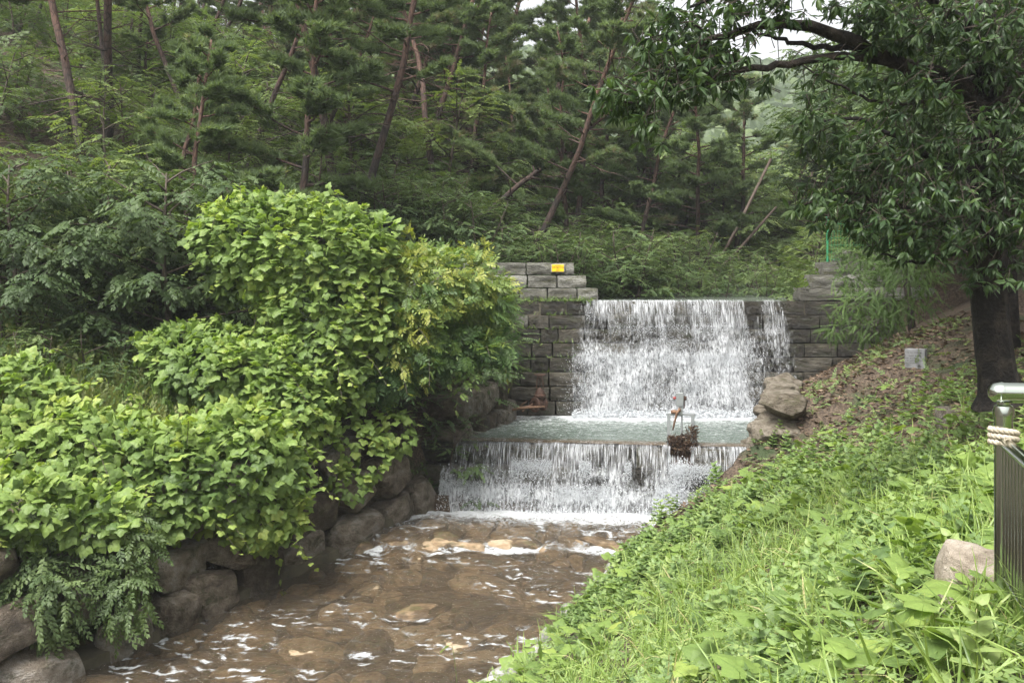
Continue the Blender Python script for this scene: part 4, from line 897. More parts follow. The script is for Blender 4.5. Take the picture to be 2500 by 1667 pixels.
# --- understory of the slope
n_u = 0; Y = 20.5
while Y < 64:
    sp = 1.75 + (Y - 20) * .035; half = .57 * Y; X = -half
    while X < half:
        x = X + pr.uniform(-.6, .6) * sp; y = Y + pr.uniform(-.5, .5) * sp; X += sp
        dl = float(xl(y)) - x; dr = x - float(xr(y)); d = max(dl, dr)
        if not in_frame(x, y, 150) or d < 1.0: continue
        if y < 26.5 and dl < 6.0: continue
        if dr > 0 and y < 26.5: continue
        if n_u > 285: break
        if 1250 + F_PX * x / y > 2020 and y > 33 and pr.random() < .65: continue
        px = 1250 + F_PX * x / y
        n_u += 1; shrub = pr.random() < (.5 if d < 5 else .15)
        tab = LOWT if y < 24 else MIDL if y < 31 else MIDT; k_ = pr.randrange(5)
        if shrub: e = FINEK[pr.randrange(4)].put((x, y, hz(x, y) - .1), pr.uniform(0, 6.3), fit(px, x, y, 2.2, pr.uniform(.9, 1.5), tab), 'light green shrub in the belt of bushes behind the dam', 'shrub', 'shrubs behind the dam')
        else: e = UNDER[k_].put((x, y, hz(x, y) - .15), pr.uniform(0, 6.3), fit(px, x, y, 3.4 + .4 * (k_ % 3), pr.uniform(.9, 1.75), tab), 'leafy green understory tree beneath the pines on the slope', 'tree', 'understory trees of the slope')
        pooled(e, 'light green shrub' if shrub else 'leafy understory tree', px, y, 'shrubs behind the dam' if shrub else 'understory trees of the slope')
    Y += sp
for q in range(26):   # trees closing the valley beyond the crest
    Y = pr.uniform(41, 62); px = pr.uniform(1540, 1900); X = (px - 1250) / F_PX * Y; k_ = pr.randrange(5)
    pooled(UNDER[k_].put((X, Y, hz(X, Y) - .15), pr.uniform(0, 6.3), fit(px, X, Y, 3.4 + .4 * (k_ % 3), pr.uniform(1.5, 2.6), ([1540, 1640, 1760, 1900], [230, 300, 330, 330])), 'leafy understory tree', 'tree', 'understory trees of the slope'), 'leafy understory tree', px, Y, 'understory trees of the slope')
# --- shrub belt right behind the dam crest and left wing
for q in range(50):
    y = pr.uniform(26.2, 31); x = float(xl(y)) - pr.uniform(.3, 6.5) if q < 22 else float(xl(y)) + pr.uniform(-1.0, 1.2) + (y - 26) * .25
    if q >= 32: y = pr.uniform(31, 40); x = y * pr.uniform(.10, .25)
    pooled(FINEK[q % 4].put((x, y, hz(x, y) - .1), pr.uniform(0, 6.3), pr.uniform(.75, 1.25), 'light green shrub', 'shrub', 'shrubs behind the dam'), 'light green shrub', 1250 + F_PX * x / y, y, 'shrubs behind the dam')
for (px, Y, sc) in [(1660, 28.5, .5), (1715, 29.5, .6), (1765, 28.8, .5), (1815, 30, .65), (1870, 29, .55), (1905, 30.5, .7), (1740, 32, .75), (1845, 33, .8), (1690, 33.5, .8)]:
    X = (px - 1250) / F_PX * Y; pooled(FINEK[pr.randrange(4)].put((X, Y, hz(X, Y) - .05), pr.uniform(0, 6.3), sc, 'light green shrub', 'shrub', 'shrubs behind the dam'), 'light green shrub', px, Y, 'shrubs behind the dam')
# --- dark shade trees at the left
for (px, Y, kd, sc, lab) in [(425, 19.5, 0, 1.0, 'shaded tree with a thin forked trunk standing behind the kudzu banks'), (60, 19.0, 1, 1.15, 'large dark-leaved tree with drooping layers at the left edge'), (230, 22.0, 2, 1.2, 'dark layered tree between the left edge and the forked trunk'),
                         (-90, 22.5, 0, 1.3, 'dark tree half cut off at the upper left edge'), (600, 21.5, 1, .95, 'dark tree behind the top of the vine-covered tree'), (330, 25, 1, 1.2, 'dark tree under the red pines at upper left'), (760, 23.5, 2, .9, 'dark tree right behind the vine-covered tree top')]:
    X = (px - 1250) / F_PX * Y; SHADE[kd].put((X, Y, hz(X, Y) - .1), pr.uniform(0, 6.3), fit(px, X, Y, 5.2, sc, LOWT), lab, 'tree', 'shade trees of the left bank')
# --- hillside at the right
for (px, Y, kd, sc) in [(2170, 28.5, 0, .9), (2230, 24, 1, .9), (2450, 22, 2, .95), (2480, 17, 0, 1.0), (2560, 14, 1, .95), (2420, 24, 1, 1.25), (2280, 30, 2, 1.2), (2120, 33, 0, 1.2), (2540, 21, 2, 1.2), (2000, 38, 1, 1.1), (2380, 34, 0, 1.3)]:
    X = (px - 1250) / F_PX * Y; pooled(TALLS[kd].put((X, Y, hz(X, Y) - .1), pr.uniform(0, 6.3), sc, 'dark leafy tree', 'tree', 'shade trees of the right bank'), 'dark leafy shade tree', px, Y, 'shade trees of the right bank')

# ------------------------------------------------------------------ plants grown in the open: kudzu, vine tower, sumac
def ell(px, py, Y, rx, ry, ryd):
    return W(px, py, Y), np.array([rx / F_PX * Y, ryd, ry / F_PX * Y])
def shell(ells, dens, r, inner=.0):
    P = []; Nn = []
    for c, a in ells:
        area = 4 * math.pi * ((((a[0] * a[1]) ** 1.6 + (a[0] * a[2]) ** 1.6 + (a[1] * a[2]) ** 1.6) / 3) ** (1 / 1.6)); n = int(area * dens)
        d = nrm(r.normal(size=(n, 3))); nr_ = nrm(d / a); wob = 1 + .32 * (fbm(d[:, 0] * 3.5 + c[0], d[:, 1] * 3.5, d[:, 2] * 3.5 + c[2], 5, 3) - .5) * 2 + (r.random(n) < .07) * r.random(n) * .22
        p = c + d * a * (wob * r.uniform(.86 - inner, 1.04, n))[:, None]
        ok = np.ones(n, bool)
        for c2, a2 in ells:
            if c2 is c: continue
            ok &= ((((p - c2) / a2) ** 2).sum(1) > .74)
        ok &= (p[:, 1] < c[1] + .55 * a[1]) | (r.random(n) < .2)
        P.append(p[ok]); Nn.append(nr_[ok])
    return np.vstack(P), np.vstack(Nn)
def leafy_thing(name, label, cat, ells, dens, tpl, lm, size, r, nsing=300, stem=None, upw=.75, drop=.4, part='leaf', rvb=.5, inner=.0, group=None, partname='foliage', shoots=0):
    P, Nn = shell(ells, dens, r, inner); n = len(P)
    z = P[:, 2]; g = H(P[:, 0], P[:, 1]); ok = z > g - .05; P, Nn = P[ok], Nn[ok]; n = len(P)
    nr_ = nrm(Nn * .8 + UP * upw + np.array([0, -.35, 0]) + r.normal(size=(n, 3)) * .34); tip = Nn * .8 - UP * drop + r.normal(size=(n, 3)) * .6
    sc = size * r.uniform(.7, 1.2, n)
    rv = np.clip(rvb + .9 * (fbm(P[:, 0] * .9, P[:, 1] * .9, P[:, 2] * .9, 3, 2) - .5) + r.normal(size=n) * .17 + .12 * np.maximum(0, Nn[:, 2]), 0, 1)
    c0 = ells[0][0]; b = np.array([c0[0], c0[1], hz(c0[0], c0[1])]); e = tag(empty(name, b), label, cat, group)
    dist = np.linalg.norm(P - np.array([0, 0, EYE]), axis=1) - 1.2 * ((Nn * nrm(np.array([0, 0, EYE]) - P)).sum(1) > .15); order = np.argsort(dist)
    tpls = tpl if isinstance(tpl, list) else [tpl]
    pick = np.zeros(n, bool)
    if nsing:
        vis = order[:]; sel = vis[:min(n, nsing * 2)][::2][:nsing]; pick[sel] = True
        mes = []
        for v in np.linspace(.05, .95, 6):
            m = MB(); m.add(tpls[0][0], tpls[0][1], None, v); mes.append(m.mesh(part, lm))
        for i in sel:
            o = link(part, mes[min(5, int(rv[i] * 6))], e); T1 = nrm(tip[i]); n1 = nrm(nr_[i] - nr_[i] @ T1 * T1); B1 = np.cross(T1, n1)
            Mx = Matrix(((B1[0], T1[0], n1[0]), (B1[1], T1[1], n1[1]), (B1[2], T1[2], n1[2]))).to_4x4()
            o.matrix_basis = Matrix.Translation(Vector(P[i] - b)) @ Mx @ Matrix.Scale(float(sc[i]), 4)
    m = MB(); ch = r.integers(0, len(tpls), n)
    sm = MB()
    for i in r.choice(n, min(shoots, n), replace=False):      # long shoots that leave the mass
        d = nrm(Nn[i] + UP * r.uniform(.1, .7) + r.normal(size=3) * .5); Ls = r.uniform(.3, .9); q = np.linspace(0, 1, 9); C_ = P[i] + np.outer(q * Ls, d) - np.outer((q * Ls) ** 2 * r.uniform(.4, 1.1), UP); sm.tube(C_ - b, .004, 3, cap=False)
        for c in range(1, 9):
            sd = np.cross(d, UP) * (1 if c % 2 else -1); m.emit(tpls[0], C_[c] - b, sd + d * .5 - UP * .3 + r.normal(size=3) * .3, UP + r.normal(size=3) * .4, size * (1.05 - .6 * q[c]), min(1, rvb + .2 + .25 * q[c]))
    if shoots: sm.obj('shoots', M['bark_twig'], e)['kind'] = 'stuff'
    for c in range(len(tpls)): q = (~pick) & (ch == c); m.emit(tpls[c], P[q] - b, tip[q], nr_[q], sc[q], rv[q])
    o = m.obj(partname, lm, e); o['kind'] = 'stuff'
    return e, b
vr = np.random.default_rng(5)
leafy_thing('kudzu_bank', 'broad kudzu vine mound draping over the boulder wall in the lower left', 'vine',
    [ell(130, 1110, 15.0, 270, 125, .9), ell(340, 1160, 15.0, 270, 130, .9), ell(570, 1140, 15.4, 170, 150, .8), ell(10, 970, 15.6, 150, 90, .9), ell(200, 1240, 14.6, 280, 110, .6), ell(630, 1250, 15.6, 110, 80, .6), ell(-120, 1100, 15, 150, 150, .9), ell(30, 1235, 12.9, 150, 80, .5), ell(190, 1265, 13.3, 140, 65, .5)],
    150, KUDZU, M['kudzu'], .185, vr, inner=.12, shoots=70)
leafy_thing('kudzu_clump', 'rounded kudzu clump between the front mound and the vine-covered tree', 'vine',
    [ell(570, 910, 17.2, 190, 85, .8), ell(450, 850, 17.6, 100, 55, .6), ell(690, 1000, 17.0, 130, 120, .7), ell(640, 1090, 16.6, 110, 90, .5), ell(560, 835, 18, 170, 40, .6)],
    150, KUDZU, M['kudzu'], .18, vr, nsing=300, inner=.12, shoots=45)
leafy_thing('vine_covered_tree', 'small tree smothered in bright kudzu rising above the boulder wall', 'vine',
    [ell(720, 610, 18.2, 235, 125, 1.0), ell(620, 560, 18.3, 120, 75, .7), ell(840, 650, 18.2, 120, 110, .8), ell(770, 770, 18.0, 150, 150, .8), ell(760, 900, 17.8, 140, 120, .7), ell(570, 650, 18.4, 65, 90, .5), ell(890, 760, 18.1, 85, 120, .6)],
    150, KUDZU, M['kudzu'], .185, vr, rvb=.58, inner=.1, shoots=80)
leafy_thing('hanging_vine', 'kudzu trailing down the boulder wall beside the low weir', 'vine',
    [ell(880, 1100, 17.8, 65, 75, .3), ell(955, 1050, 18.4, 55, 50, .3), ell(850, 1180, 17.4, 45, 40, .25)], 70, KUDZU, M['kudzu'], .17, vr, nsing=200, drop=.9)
leafy_thing('sumac_thicket', 'yellow-green thicket of feathery compound leaves left of the dam', 'shrub',
    [ell(1000, 700, 18.8, 150, 95, .9), ell(1090, 675, 19.2, 120, 60, .8), ell(1165, 735, 19.4, 80, 75, .7), ell(965, 820, 18.6, 100, 110, .7), ell(900, 690, 18.8, 90, 90, .6)],
    105, PINN, M['pinnate'], .30, vr, nsing=200, part='compound_leaf', inner=.35, rvb=.66, shoots=45)
leafy_thing('sumac_bough', 'low boughs of green feathery leaves reaching toward the pool', 'shrub',
    [ell(1050, 850, 18.9, 130, 60, .7), ell(1180, 835, 19.3, 70, 32, .5), ell(920, 915, 18.4, 80, 50, .5)],
    62, PINN, M['pinnate'], .36, vr, nsing=150, part='compound_leaf', inner=.3, rvb=.35, shoots=25)
leafy_thing('fine_leaved_shrub', 'olive fine-leaved shrub hanging over the dam face at its left end', 'shrub',
    [ell(1210, 760, 23.4, 55, 90, .4), ell(1225, 850, 23.2, 40, 70, .4), ell(1180, 800, 22.8, 60, 90, .5)], 85, FINES, M['meadow'], .36, vr, nsing=0, inner=.3, rvb=.3)
leafy_thing('drooping_shrub', 'dark small-leaved shrub with drooping branches over the wall in the lower left corner', 'shrub',
    [ell(60, 1330, 13.0, 110, 110, .4), ell(110, 1450, 12.6, 90, 110, .3), ell(-30, 1400, 12.7, 80, 120, .3)], 95, BROADS, M['dark_leaf'], .30, vr, nsing=0, drop=.8, upw=.6, inner=.4, rvb=.75)
leafy_thing('bush_clover', 'small-leaved bush clover with a few pink flowers hanging below the kudzu mound', 'shrub',
    [ell(290, 1330, 13.3, 90, 100, .35), ell(300, 1440, 13.1, 70, 90, .3)], 95, BROADS, M['mid_leaf'], .27, vr, nsing=0, drop=.8, upw=.6, inner=.4, rvb=.35)
# thickets filling the dark hollows behind the kudzu
for (px, Y, sc, k) in [(120, 17.5, .8, 0), (260, 18.2, .85, 1), (180, 19.5, .9, 2), (420, 18.6, .7, 3), (330, 17.6, .6, 0), (520, 19.2, .8, 1), (40, 18.5, .9, 2), (840, 20, 1.2, 0), (940, 20.6, 1.2, 1), (1040, 21.5, 1.1, 2), (1120, 22.5, 1.1, 3), (900, 22, 1.3, 3), (1000, 23.2, 1.3, 0), (700, 20.5, 1.0, 2), (1090, 20.3, .8, 2)]:
    X = (px - 1250) / F_PX * Y; pooled(FINEK[k].put((X, Y, hz(X, Y) - .15), pr.uniform(0, 6.3), sc, 'bushy shrub', 'shrub', 'thicket shrubs of the left bank'), 'bushy thicket shrub', px, Y, 'thicket shrubs of the left bank')
# shrub over the right dam wing
leafy_thing('feathery_shrub', 'yellow-green feathery shrub screening the right wing of the dam', 'shrub',
    [ell(2150, 630, 22.4, 90, 50, .8), ell(2180, 720, 21.8, 100, 70, .8), ell(2130, 790, 21.8, 70, 40, .6), ell(2080, 610, 22.8, 45, 18, .5), ell(2085, 670, 22.6, 45, 40, .5), ell(2080, 745, 22.2, 50, 40, .5), ell(2220, 660, 21.5, 90, 80, .8), ell(2050, 800, 22.2, 40, 25, .4)], 62, FINES, M['meadow'], .32, vr, nsing=0, inner=.45, rvb=.1)

# ------------------------------------------------------------------ the big oak at the right
oak = tag(empty('oak_tree', (5.35, 11.0, hz(5.35, 11.0))), 'big dark oak with a thick furrowed trunk and a long limb arching over the scene', 'tree'); ob_ = np.array(oak.location)
wood = MB(); kr = np.random.default_rng(9)
def pxline(pts): return np.array([W(*p) for p in pts]) - ob_
def smooth_line(P, n):
    P = np.asarray(P); t = np.linspace(0, len(P) - 1, n); i = np.clip(t.astype(int), 0, len(P) - 2); f = (t - i)[:, None]
    Pm = np.vstack([2 * P[0] - P[1], P, 2 * P[-1] - P[-2]]); a, b, c, d = Pm[i], Pm[i + 1], Pm[i + 2], Pm[i + 3]
    return .5 * ((2 * b) + (c - a) * f + (2 * a - 5 * b + 4 * c - d) * f ** 2 + (3 * b - a - 3 * c + d) * f ** 3)
TR = smooth_line(pxline([(2450, 985, 11), (2432, 900, 11), (2412, 700, 11), (2402, 450, 11.0), (2395, 200, 11.0), (2400, -120, 11.1), (2410, -500, 11.3)]), 40)
kk = 16; rad = np.interp(np.linspace(0, 1, 40), [0, .06, .15, .5, 1], [.34, .25, .2, .17, .10]); Tt = nrm(np.gradient(TR, axis=0)); A_ = nrm(np.cross(Tt, [0, 1, 0])); B_ = np.cross(Tt, A_); aa = np.arange(kk) * 2 * math.pi / kk
rr = rad[:, None] * (1 + .09 * np.sin(aa * 7)[None] + .10 * (fbm(np.repeat(aa[None], 40, 0) * 2, np.arange(40)[:, None] * .5, 0, 2) - .5))
V = TR[:, None] + rr[..., None] * (np.cos(aa)[None, :, None] * A_[:, None] + np.sin(aa)[None, :, None] * B_[:, None]); i = np.arange(39)[:, None] * kk; j = np.arange(kk)[None]; j2 = (j + 1) % kk
wood.add(V.reshape(-1, 3), None, np.stack([i + j, i + j2, i + kk + j2, i + kk + j], -1).reshape(-1, 4))
wood.obj('trunk', M['bark_dark'], oak, smooth=True)
LIMBS = [
 ([(2398, 270, 11), (2345, 205, 10.9), (2200, 160, 10.6), (2095, 112, 10.3), (2031, 78, 10.1), (1940, 62, 9.9), (1861, 66, 9.8), (1760, 90, 9.6), (1680, 120, 9.5)], .11, .02),
 ([(2095, 112, 10.3), (2040, 116, 10.2), (1968, 110, 10), (1883, 89, 9.8), (1800, 70, 9.6)], .04, .012),
 ([(2200, 160, 10.6), (2044, 140, 10.2), (1925, 157, 9.9), (1840, 166, 9.7), (1738, 196, 9.6), (1660, 228, 9.5), (1598, 244, 9.4), (1520, 250, 9.3)], .05, .01),
 ([(2345, 205, 10.9), (2250, 250, 10.5), (2130, 245, 10.3), (2040, 205, 10.1), (1960, 160, 9.9)], .025, .008),
 ([(2400, 430, 11), (2300, 400, 10.6), (2180, 330, 10.3), (2080, 290, 10.2), (1990, 300, 10)], .045, .01),
 ([(2402, 560, 11), (2300, 540, 10.6), (2180, 500, 10.3), (2060, 470, 10.2), (1960, 500, 10.1)], .04, .01),
 ([(2402, 600, 11), (2330, 620, 10.5), (2240, 640, 10.2), (2150, 620, 10.1)], .03, .01),
 ([(2398, 330, 11), (2450, 240, 10.8), (2500, 160, 10.7), (2580, 60, 10.6)], .06, .02),
 ([(2395, 120, 11), (2330, 40, 10.6), (2230, -30, 10.3), (2100, -60, 10), (1950, -60, 9.8), (1800, -30, 9.6), (1680, 20, 9.5)], .07, .015),
 ([(2405, 500, 11), (2470, 470, 10.7), (2540, 500, 10.5)], .035, .01),
 ([(1840, 166, 9.7), (1790, 150, 9.6), (1700, 160, 9.5), (1600, 180, 9.4)], .015, .006),
 ([(1761, 92, 9.6), (1690, 60, 9.5), (1620, 40, 9.4)], .015, .006)]
for pts, r0, r1 in LIMBS:
    P = smooth_line(pxline(pts), 22); P[1:-1] += kr.normal(size=(20, 3)) * .012
    m = MB(); m.tube(P, np.linspace(r0, r1, 22), 7); m.obj('limb', M['bark_dark'], oak, smooth=True)
ZON = [(1660, 190, 9.5, 150, 70, 1), (1540, 235, 9.3, 90, 55, 1.2), (1600, 110, 9.5, 70, 60, .8), (1760, 60, 9.6, 150, 60, .7), (1900, 20, 9.8, 150, 35, .6), (2060, 15, 10, 130, 30, .6), (1730, 150, 9.6, 120, 55, 1), (1580, 320, 9.3, 45, 60, .7), (1480, 215, 9.2, 35, 25, 1), (1880, 190, 9.9, 60, 25, .7),
       (2060, 180, 10.2, 110, 45, .4), (2000, 235, 10.1, 50, 40, .5), (1960, 300, 10, 55, 35, .9), (2040, 330, 10.1, 90, 55, .8), (2150, 400, 10.3, 150, 90, .8), (2080, 480, 10.2, 140, 80, .9), (2230, 520, 10.3, 170, 110, .95), (2300, 360, 10.5, 130, 120, .8), (2430, 560, 10.6, 110, 120, .9), (2460, 300, 10.7, 90, 170, .9), (2210, 230, 10.3, 130, 70, .8), (2320, 90, 10.5, 140, 100, 1),
       (1990, 525, 10.1, 70, 40, .8), (2260, 600, 10.2, 120, 50, .8), (2440, 90, 10.8, 120, 130, 1), (2180, 60, 10.2, 120, 80, 1), (2410, 690, 10.4, 70, 25, .6), (2140, 550, 10.1, 80, 40, .6), (1650, 30, 9.5, 60, 40, .9), (1790, -60, 9.6, 200, 60, .6), (2100, -80, 10, 250, 70, .6), (2480, 450, 10.6, 80, 100, 1)]
LP_, LT_, LN_, LS_ = [], [], [], []
tw = MB()
for (px, py, Y, rx, ry, dn) in ZON:
    n = int(rx * ry * math.pi / 400 * dn); c, a = ell(px, py, Y, rx, ry, .55)
    d = nrm(kr.normal(size=(n, 3))) * (kr.random((n, 1)) ** .45); p = c + d * a
    for q in p:
        ax = nrm(kr.normal(size=3) * .7 + np.array([-.55, -.25, -.25])); tw.tube([q - ax * .22 - ob_ + UP * .05, q - ob_], [.006, .003], 3, cap=False)
        k = kr.integers(5, 9); az = kr.random() * 6.28
        u = nrm(np.cross(ax, UP + .01)); v_ = np.cross(ax, u)
        for s_ in range(k):
            an = az + s_ * 6.28 / k; dd = nrm(ax * kr.uniform(.1, .9) + (u * math.cos(an) + v_ * math.sin(an)) * .8 - UP * kr.uniform(.2, .95)); LP_.append(q + dd * .015); LT_.append(dd); LN_.append(nrm(UP * .9 + kr.normal(size=3) * .5 - ax * .2)); LS_.append(.135 * kr.uniform(.65, 1.2))
LP_, LT_, LN_, LS_ = map(np.array, (LP_, LT_, LN_, LS_)); n = len(LP_); rv = np.clip(kr.normal(size=n) * .2 + .45, 0, 1)
pick = np.zeros(n, bool); pick[np.argsort(LP_[:, 1] + kr.random(n) * .8)[:300]] = True
mm = MB(); mm.emit(LONG, LP_[~pick] - ob_, LT_[~pick], LN_[~pick], LS_[~pick], rv[~pick]); o = mm.obj('foliage', M['chestnut'], oak); o['kind'] = 'stuff'
lm = MB(); lm.add(LONG[0], LONG[1], None, .5); lmesh = lm.mesh('leaf', M['chestnut'])
for i in np.where(pick)[0]:
    o = link('leaf', lmesh, oak); T1 = nrm(LT_[i]); n1 = nrm(LN_[i] - LN_[i] @ T1 * T1); B1 = np.cross(T1, n1)
    o.matrix_basis = Matrix.Translation(Vector(LP_[i] - ob_)) @ Matrix(((B1[0], T1[0], n1[0]), (B1[1], T1[1], n1[1]), (B1[2], T1[2], n1[2]))).to_4x4() @ Matrix.Scale(float(LS_[i]), 4)
o = tw.obj('twigs', M['bark_dark'], oak); o['kind'] = 'stuff'
# ------------------------------------------------------------------ ground cover of the near bank
gr = np.random.default_rng(21)
def bank_points(n, x0, x1, y0, y1, fn, side='R'):
    x = gr.uniform(x0, x1, n); y = y0 + (y1 - y0) * gr.random(n)
    d = (x - xr(y)) * .9; px = 1250 + F_PX * x / y; ok = (d > .03) & (((px < 2750) & (px > 700)) | ((y < 4) & (x > -1)))
    x, y, d = x[ok], y[ok], d[ok]; ok = gr.random(len(x)) < fn(x, y, d); x, y = x[ok], y[ok]; return np.stack([x, y, H(x, y)], 1)
def bare(x, y, d):   # leaf-litter strip above the boulders and under the oak
    return np.clip(sstep(15.5, 17.5, y) * (1 - sstep(1.1, 2.2, d)) * sstep(.2, .6, d) * .85 + sstep(8.5, 11, y) * sstep(4.2, 5.4, x) * .9 + sstep(17, 19, y) * .75, 0, 1)
def patch(x, y, s, lo=.42, hi=.6): return sstep(lo, hi, fbm(x * .9, y * .9, 0, s, 3))
def scatter(name, label, cat, mat, tpls, P, size, rv, tipfn, nfn):
    m = MB(); n = len(P); ch = gr.integers(0, len(tpls), n); tip = tipfn(n); nn = nfn(n); sc = size(n)
    for c in range(len(tpls)): q = ch == c; m.emit(tpls[c], P[q], tip[q], nn[q], sc[q], rv(n)[q])
    return tag(m.obj(name, mat), label, cat, kind='stuff')
rnorm = lambda n, s: gr.normal(size=(n, 3)) * s
# leaf litter
P = bank_points(60000, -3, 9.5, 3.2, 26, lambda x, y, d: .12 + .75 * bare(x, y, d)); P = P[:14000]; P[:, 2] += .015
scatter('leaf_litter', 'fallen brown leaves scattered over the near bank', 'leaf litter', M['litter'], [LEAF2], P, lambda n: gr.uniform(.07, .15, n), lambda n: gr.random(n), lambda n: rnorm(n, 1) * np.array([1, 1, .2]), lambda n: UP + rnorm(n, .45))
# grass: clumps of blades
C = bank_points(8500, -3, 6.5, -2.5, 16.5, lambda x, y, d: (.25 + .75 * patch(x, y, 61, .40, .58)) * (1 - .92 * bare(x, y, d)) * np.clip(1.35 - y / 14, .10, 1)); 
k = 11; P = np.repeat(C, k, 0) + gr.normal(size=(len(C) * k, 3)) * np.array([.05, .05, 0])
scatter('grass', 'bright green grass growing in tufts over the near bank', 'grass', M['grass'], BLADES, P, lambda n: gr.uniform(.14, .46, n), lambda n: np.clip(gr.normal(size=n) * .2 + .55, 0, 1), lambda n: UP + rnorm(n, .3), lambda n: rnorm(n, 1))
# nettle-like weeds
C = bank_points(9000, -3, 7.5, 4.0, 19, lambda x, y, d: patch(x, y, 77, .46, .58) * (1 - .9 * bare(x, y, d)) * np.clip((y - 4) / 7, .08, 1) * .9)
scatter('nettle_weeds', 'knee-high leafy weeds with paired leaves on the near bank', 'weeds', M['weed'], NETTLE, C, lambda n: gr.uniform(.2, .4, n), lambda n: np.clip(gr.normal(size=n) * .2 + .55, 0, 1), lambda n: UP + rnorm(n, .16), lambda n: rnorm(n, 1))
# low small-leaved cover
P = bank_points(48000, -3, 9, -2.5, 22, lambda x, y, d: (.34 + .5 * patch(x, y, 83)) * (1 - .8 * bare(x, y, d))); P[:, 2] += gr.uniform(.0, .12, len(P))
scatter('ground_cover', 'low small-leaved weeds covering the soil of the near bank', 'weeds', M['weed'], BROADS, P, lambda n: gr.uniform(.12, .28, n), lambda n: np.clip(gr.normal(size=n) * .22 + .5, 0, 1), lambda n: rnorm(n, 1) * np.array([1, 1, .3]) + UP * .35, lambda n: UP + rnorm(n, .3))
# creeping kudzu on the bank
C = bank_points(4200, -3, 7, 3.8, 19, lambda x, y, d: patch(x, y, 95, .40, .56) * (1 - .85 * bare(x, y, d))); C[:, 2] += gr.uniform(.12, .32, len(C)); C = C[np.argsort(C[:, 1])][:1700]
kz = tag(empty('creeping_kudzu', (2.0, 8.0, hz(2.0, 8.0))), 'large-leaved kudzu creeping over the near grassy bank', 'vine'); kb = np.array(kz.location)
tip = gr.normal(size=(len(C), 3)) * np.array([1, 1, .25]); nn = UP + rnorm(len(C), .3); sc = gr.uniform(.13, .27, len(C)); rv = np.clip(gr.normal(size=len(C)) * .2 + .55, 0, 1)
pick = np.zeros(len(C), bool); pick[np.argsort(C[:, 1] / sc)[:300]] = True
mm = MB(); mm.emit(KUDZU, C[~pick] - kb, tip[~pick], nn[~pick], sc[~pick], rv[~pick]); o = mm.obj('foliage', M['kudzu'], kz); o['kind'] = 'stuff'
lms = []
for v in (.35, .5, .62, .8): m = MB(); m.add(KUDZU[0], KUDZU[1], None, v); lms.append(m.mesh('leaf', M['kudzu']))
for i in np.where(pick)[0]:
    o = link('leaf', lms[gr.integers(0, 4)], kz); T1 = nrm(tip[i]); n1 = nrm(nn[i] - nn[i] @ T1 * T1); B1 = np.cross(T1, n1)
    o.matrix_basis = Matrix.Translation(Vector(C[i] - kb)) @ Matrix(((B1[0], T1[0], n1[0]), (B1[1], T1[1], n1[1]), (B1[2], T1[2], n1[2]))).to_4x4() @ Matrix.Scale(float(sc[i]), 4)
# meadow behind the kudzu mounds
n = 11000; y = gr.uniform(14.5, 20.0, n); x = gr.uniform(-11.5, -4.2, n); ok = (xl(y) - x > 1.2) & (1250 + F_PX * x / y > -150); P = np.stack([x[ok], y[ok], H(x[ok], y[ok])], 1)
scatter('meadow_weeds', 'tall yellowish weeds and grass behind the kudzu mounds', 'weeds', M['meadow'], FINES + [BLADES[1], BLADES[2]], P, lambda n: gr.uniform(.4, .95, n), lambda n: np.clip(gr.normal(size=n) * .25 + .6, 0, 1), lambda n: UP + rnorm(n, .3), lambda n: rnorm(n, 1))
# low plants on the forest floor
n = 7000; y = 25.5 + 30 * gr.random(n) ** 1.4; x = gr.uniform(-.56, .56, n) * y; ok = (np.maximum(xl(y) - x, x - xr(y)) > .3); P = np.stack([x[ok], y[ok], H(x[ok], y[ok])], 1)
scatter('forest_undergrowth', 'low green undergrowth of the wooded slopes', 'undergrowth', M['mid_leaf'], SPRAYS, P, lambda n: gr.uniform(.5, 1.0, n), lambda n: np.clip(gr.normal(size=n) * .2 + .4, 0, 1), lambda n: rnorm(n, 1) * np.array([1, 1, .3]) + UP * .6, lambda n: UP + rnorm(n, .3))
# far wooded hill
n = 8000; y = 105 + 170 * gr.random(n); x = gr.uniform(-.3, .56, n) * y; P = np.stack([x, y, H(x, y)], 1)
far = MB()
blob = (lambda V, Q: (V / np.linalg.norm(V, axis=1, keepdims=True), Q))(*cube_sphere(2))
bt = np.vstack([blob[1][:, [0, 1, 2]], blob[1][:, [0, 2, 3]]]); sc = gr.uniform(.9, 2.1, n)
V = P[:, None] + UP * (sc * 1.1)[:, None, None] + blob[0][None] * sc[:, None, None] * np.array([1, 1, 1.15]) * (1 + .5 * (gr.random((n, len(blob[0]), 1)) - .5)); F = bt[None] + (np.arange(n) * len(blob[0]))[:, None, None]
far.add(V.reshape(-1, 3), F.reshape(-1, 3), None, np.repeat(gr.random(n), len(blob[0])))
tag(far.obj('distant_woods', M['mid_leaf']), 'distant wooded hillside fading into the pale air', 'woods', kind='stuff')

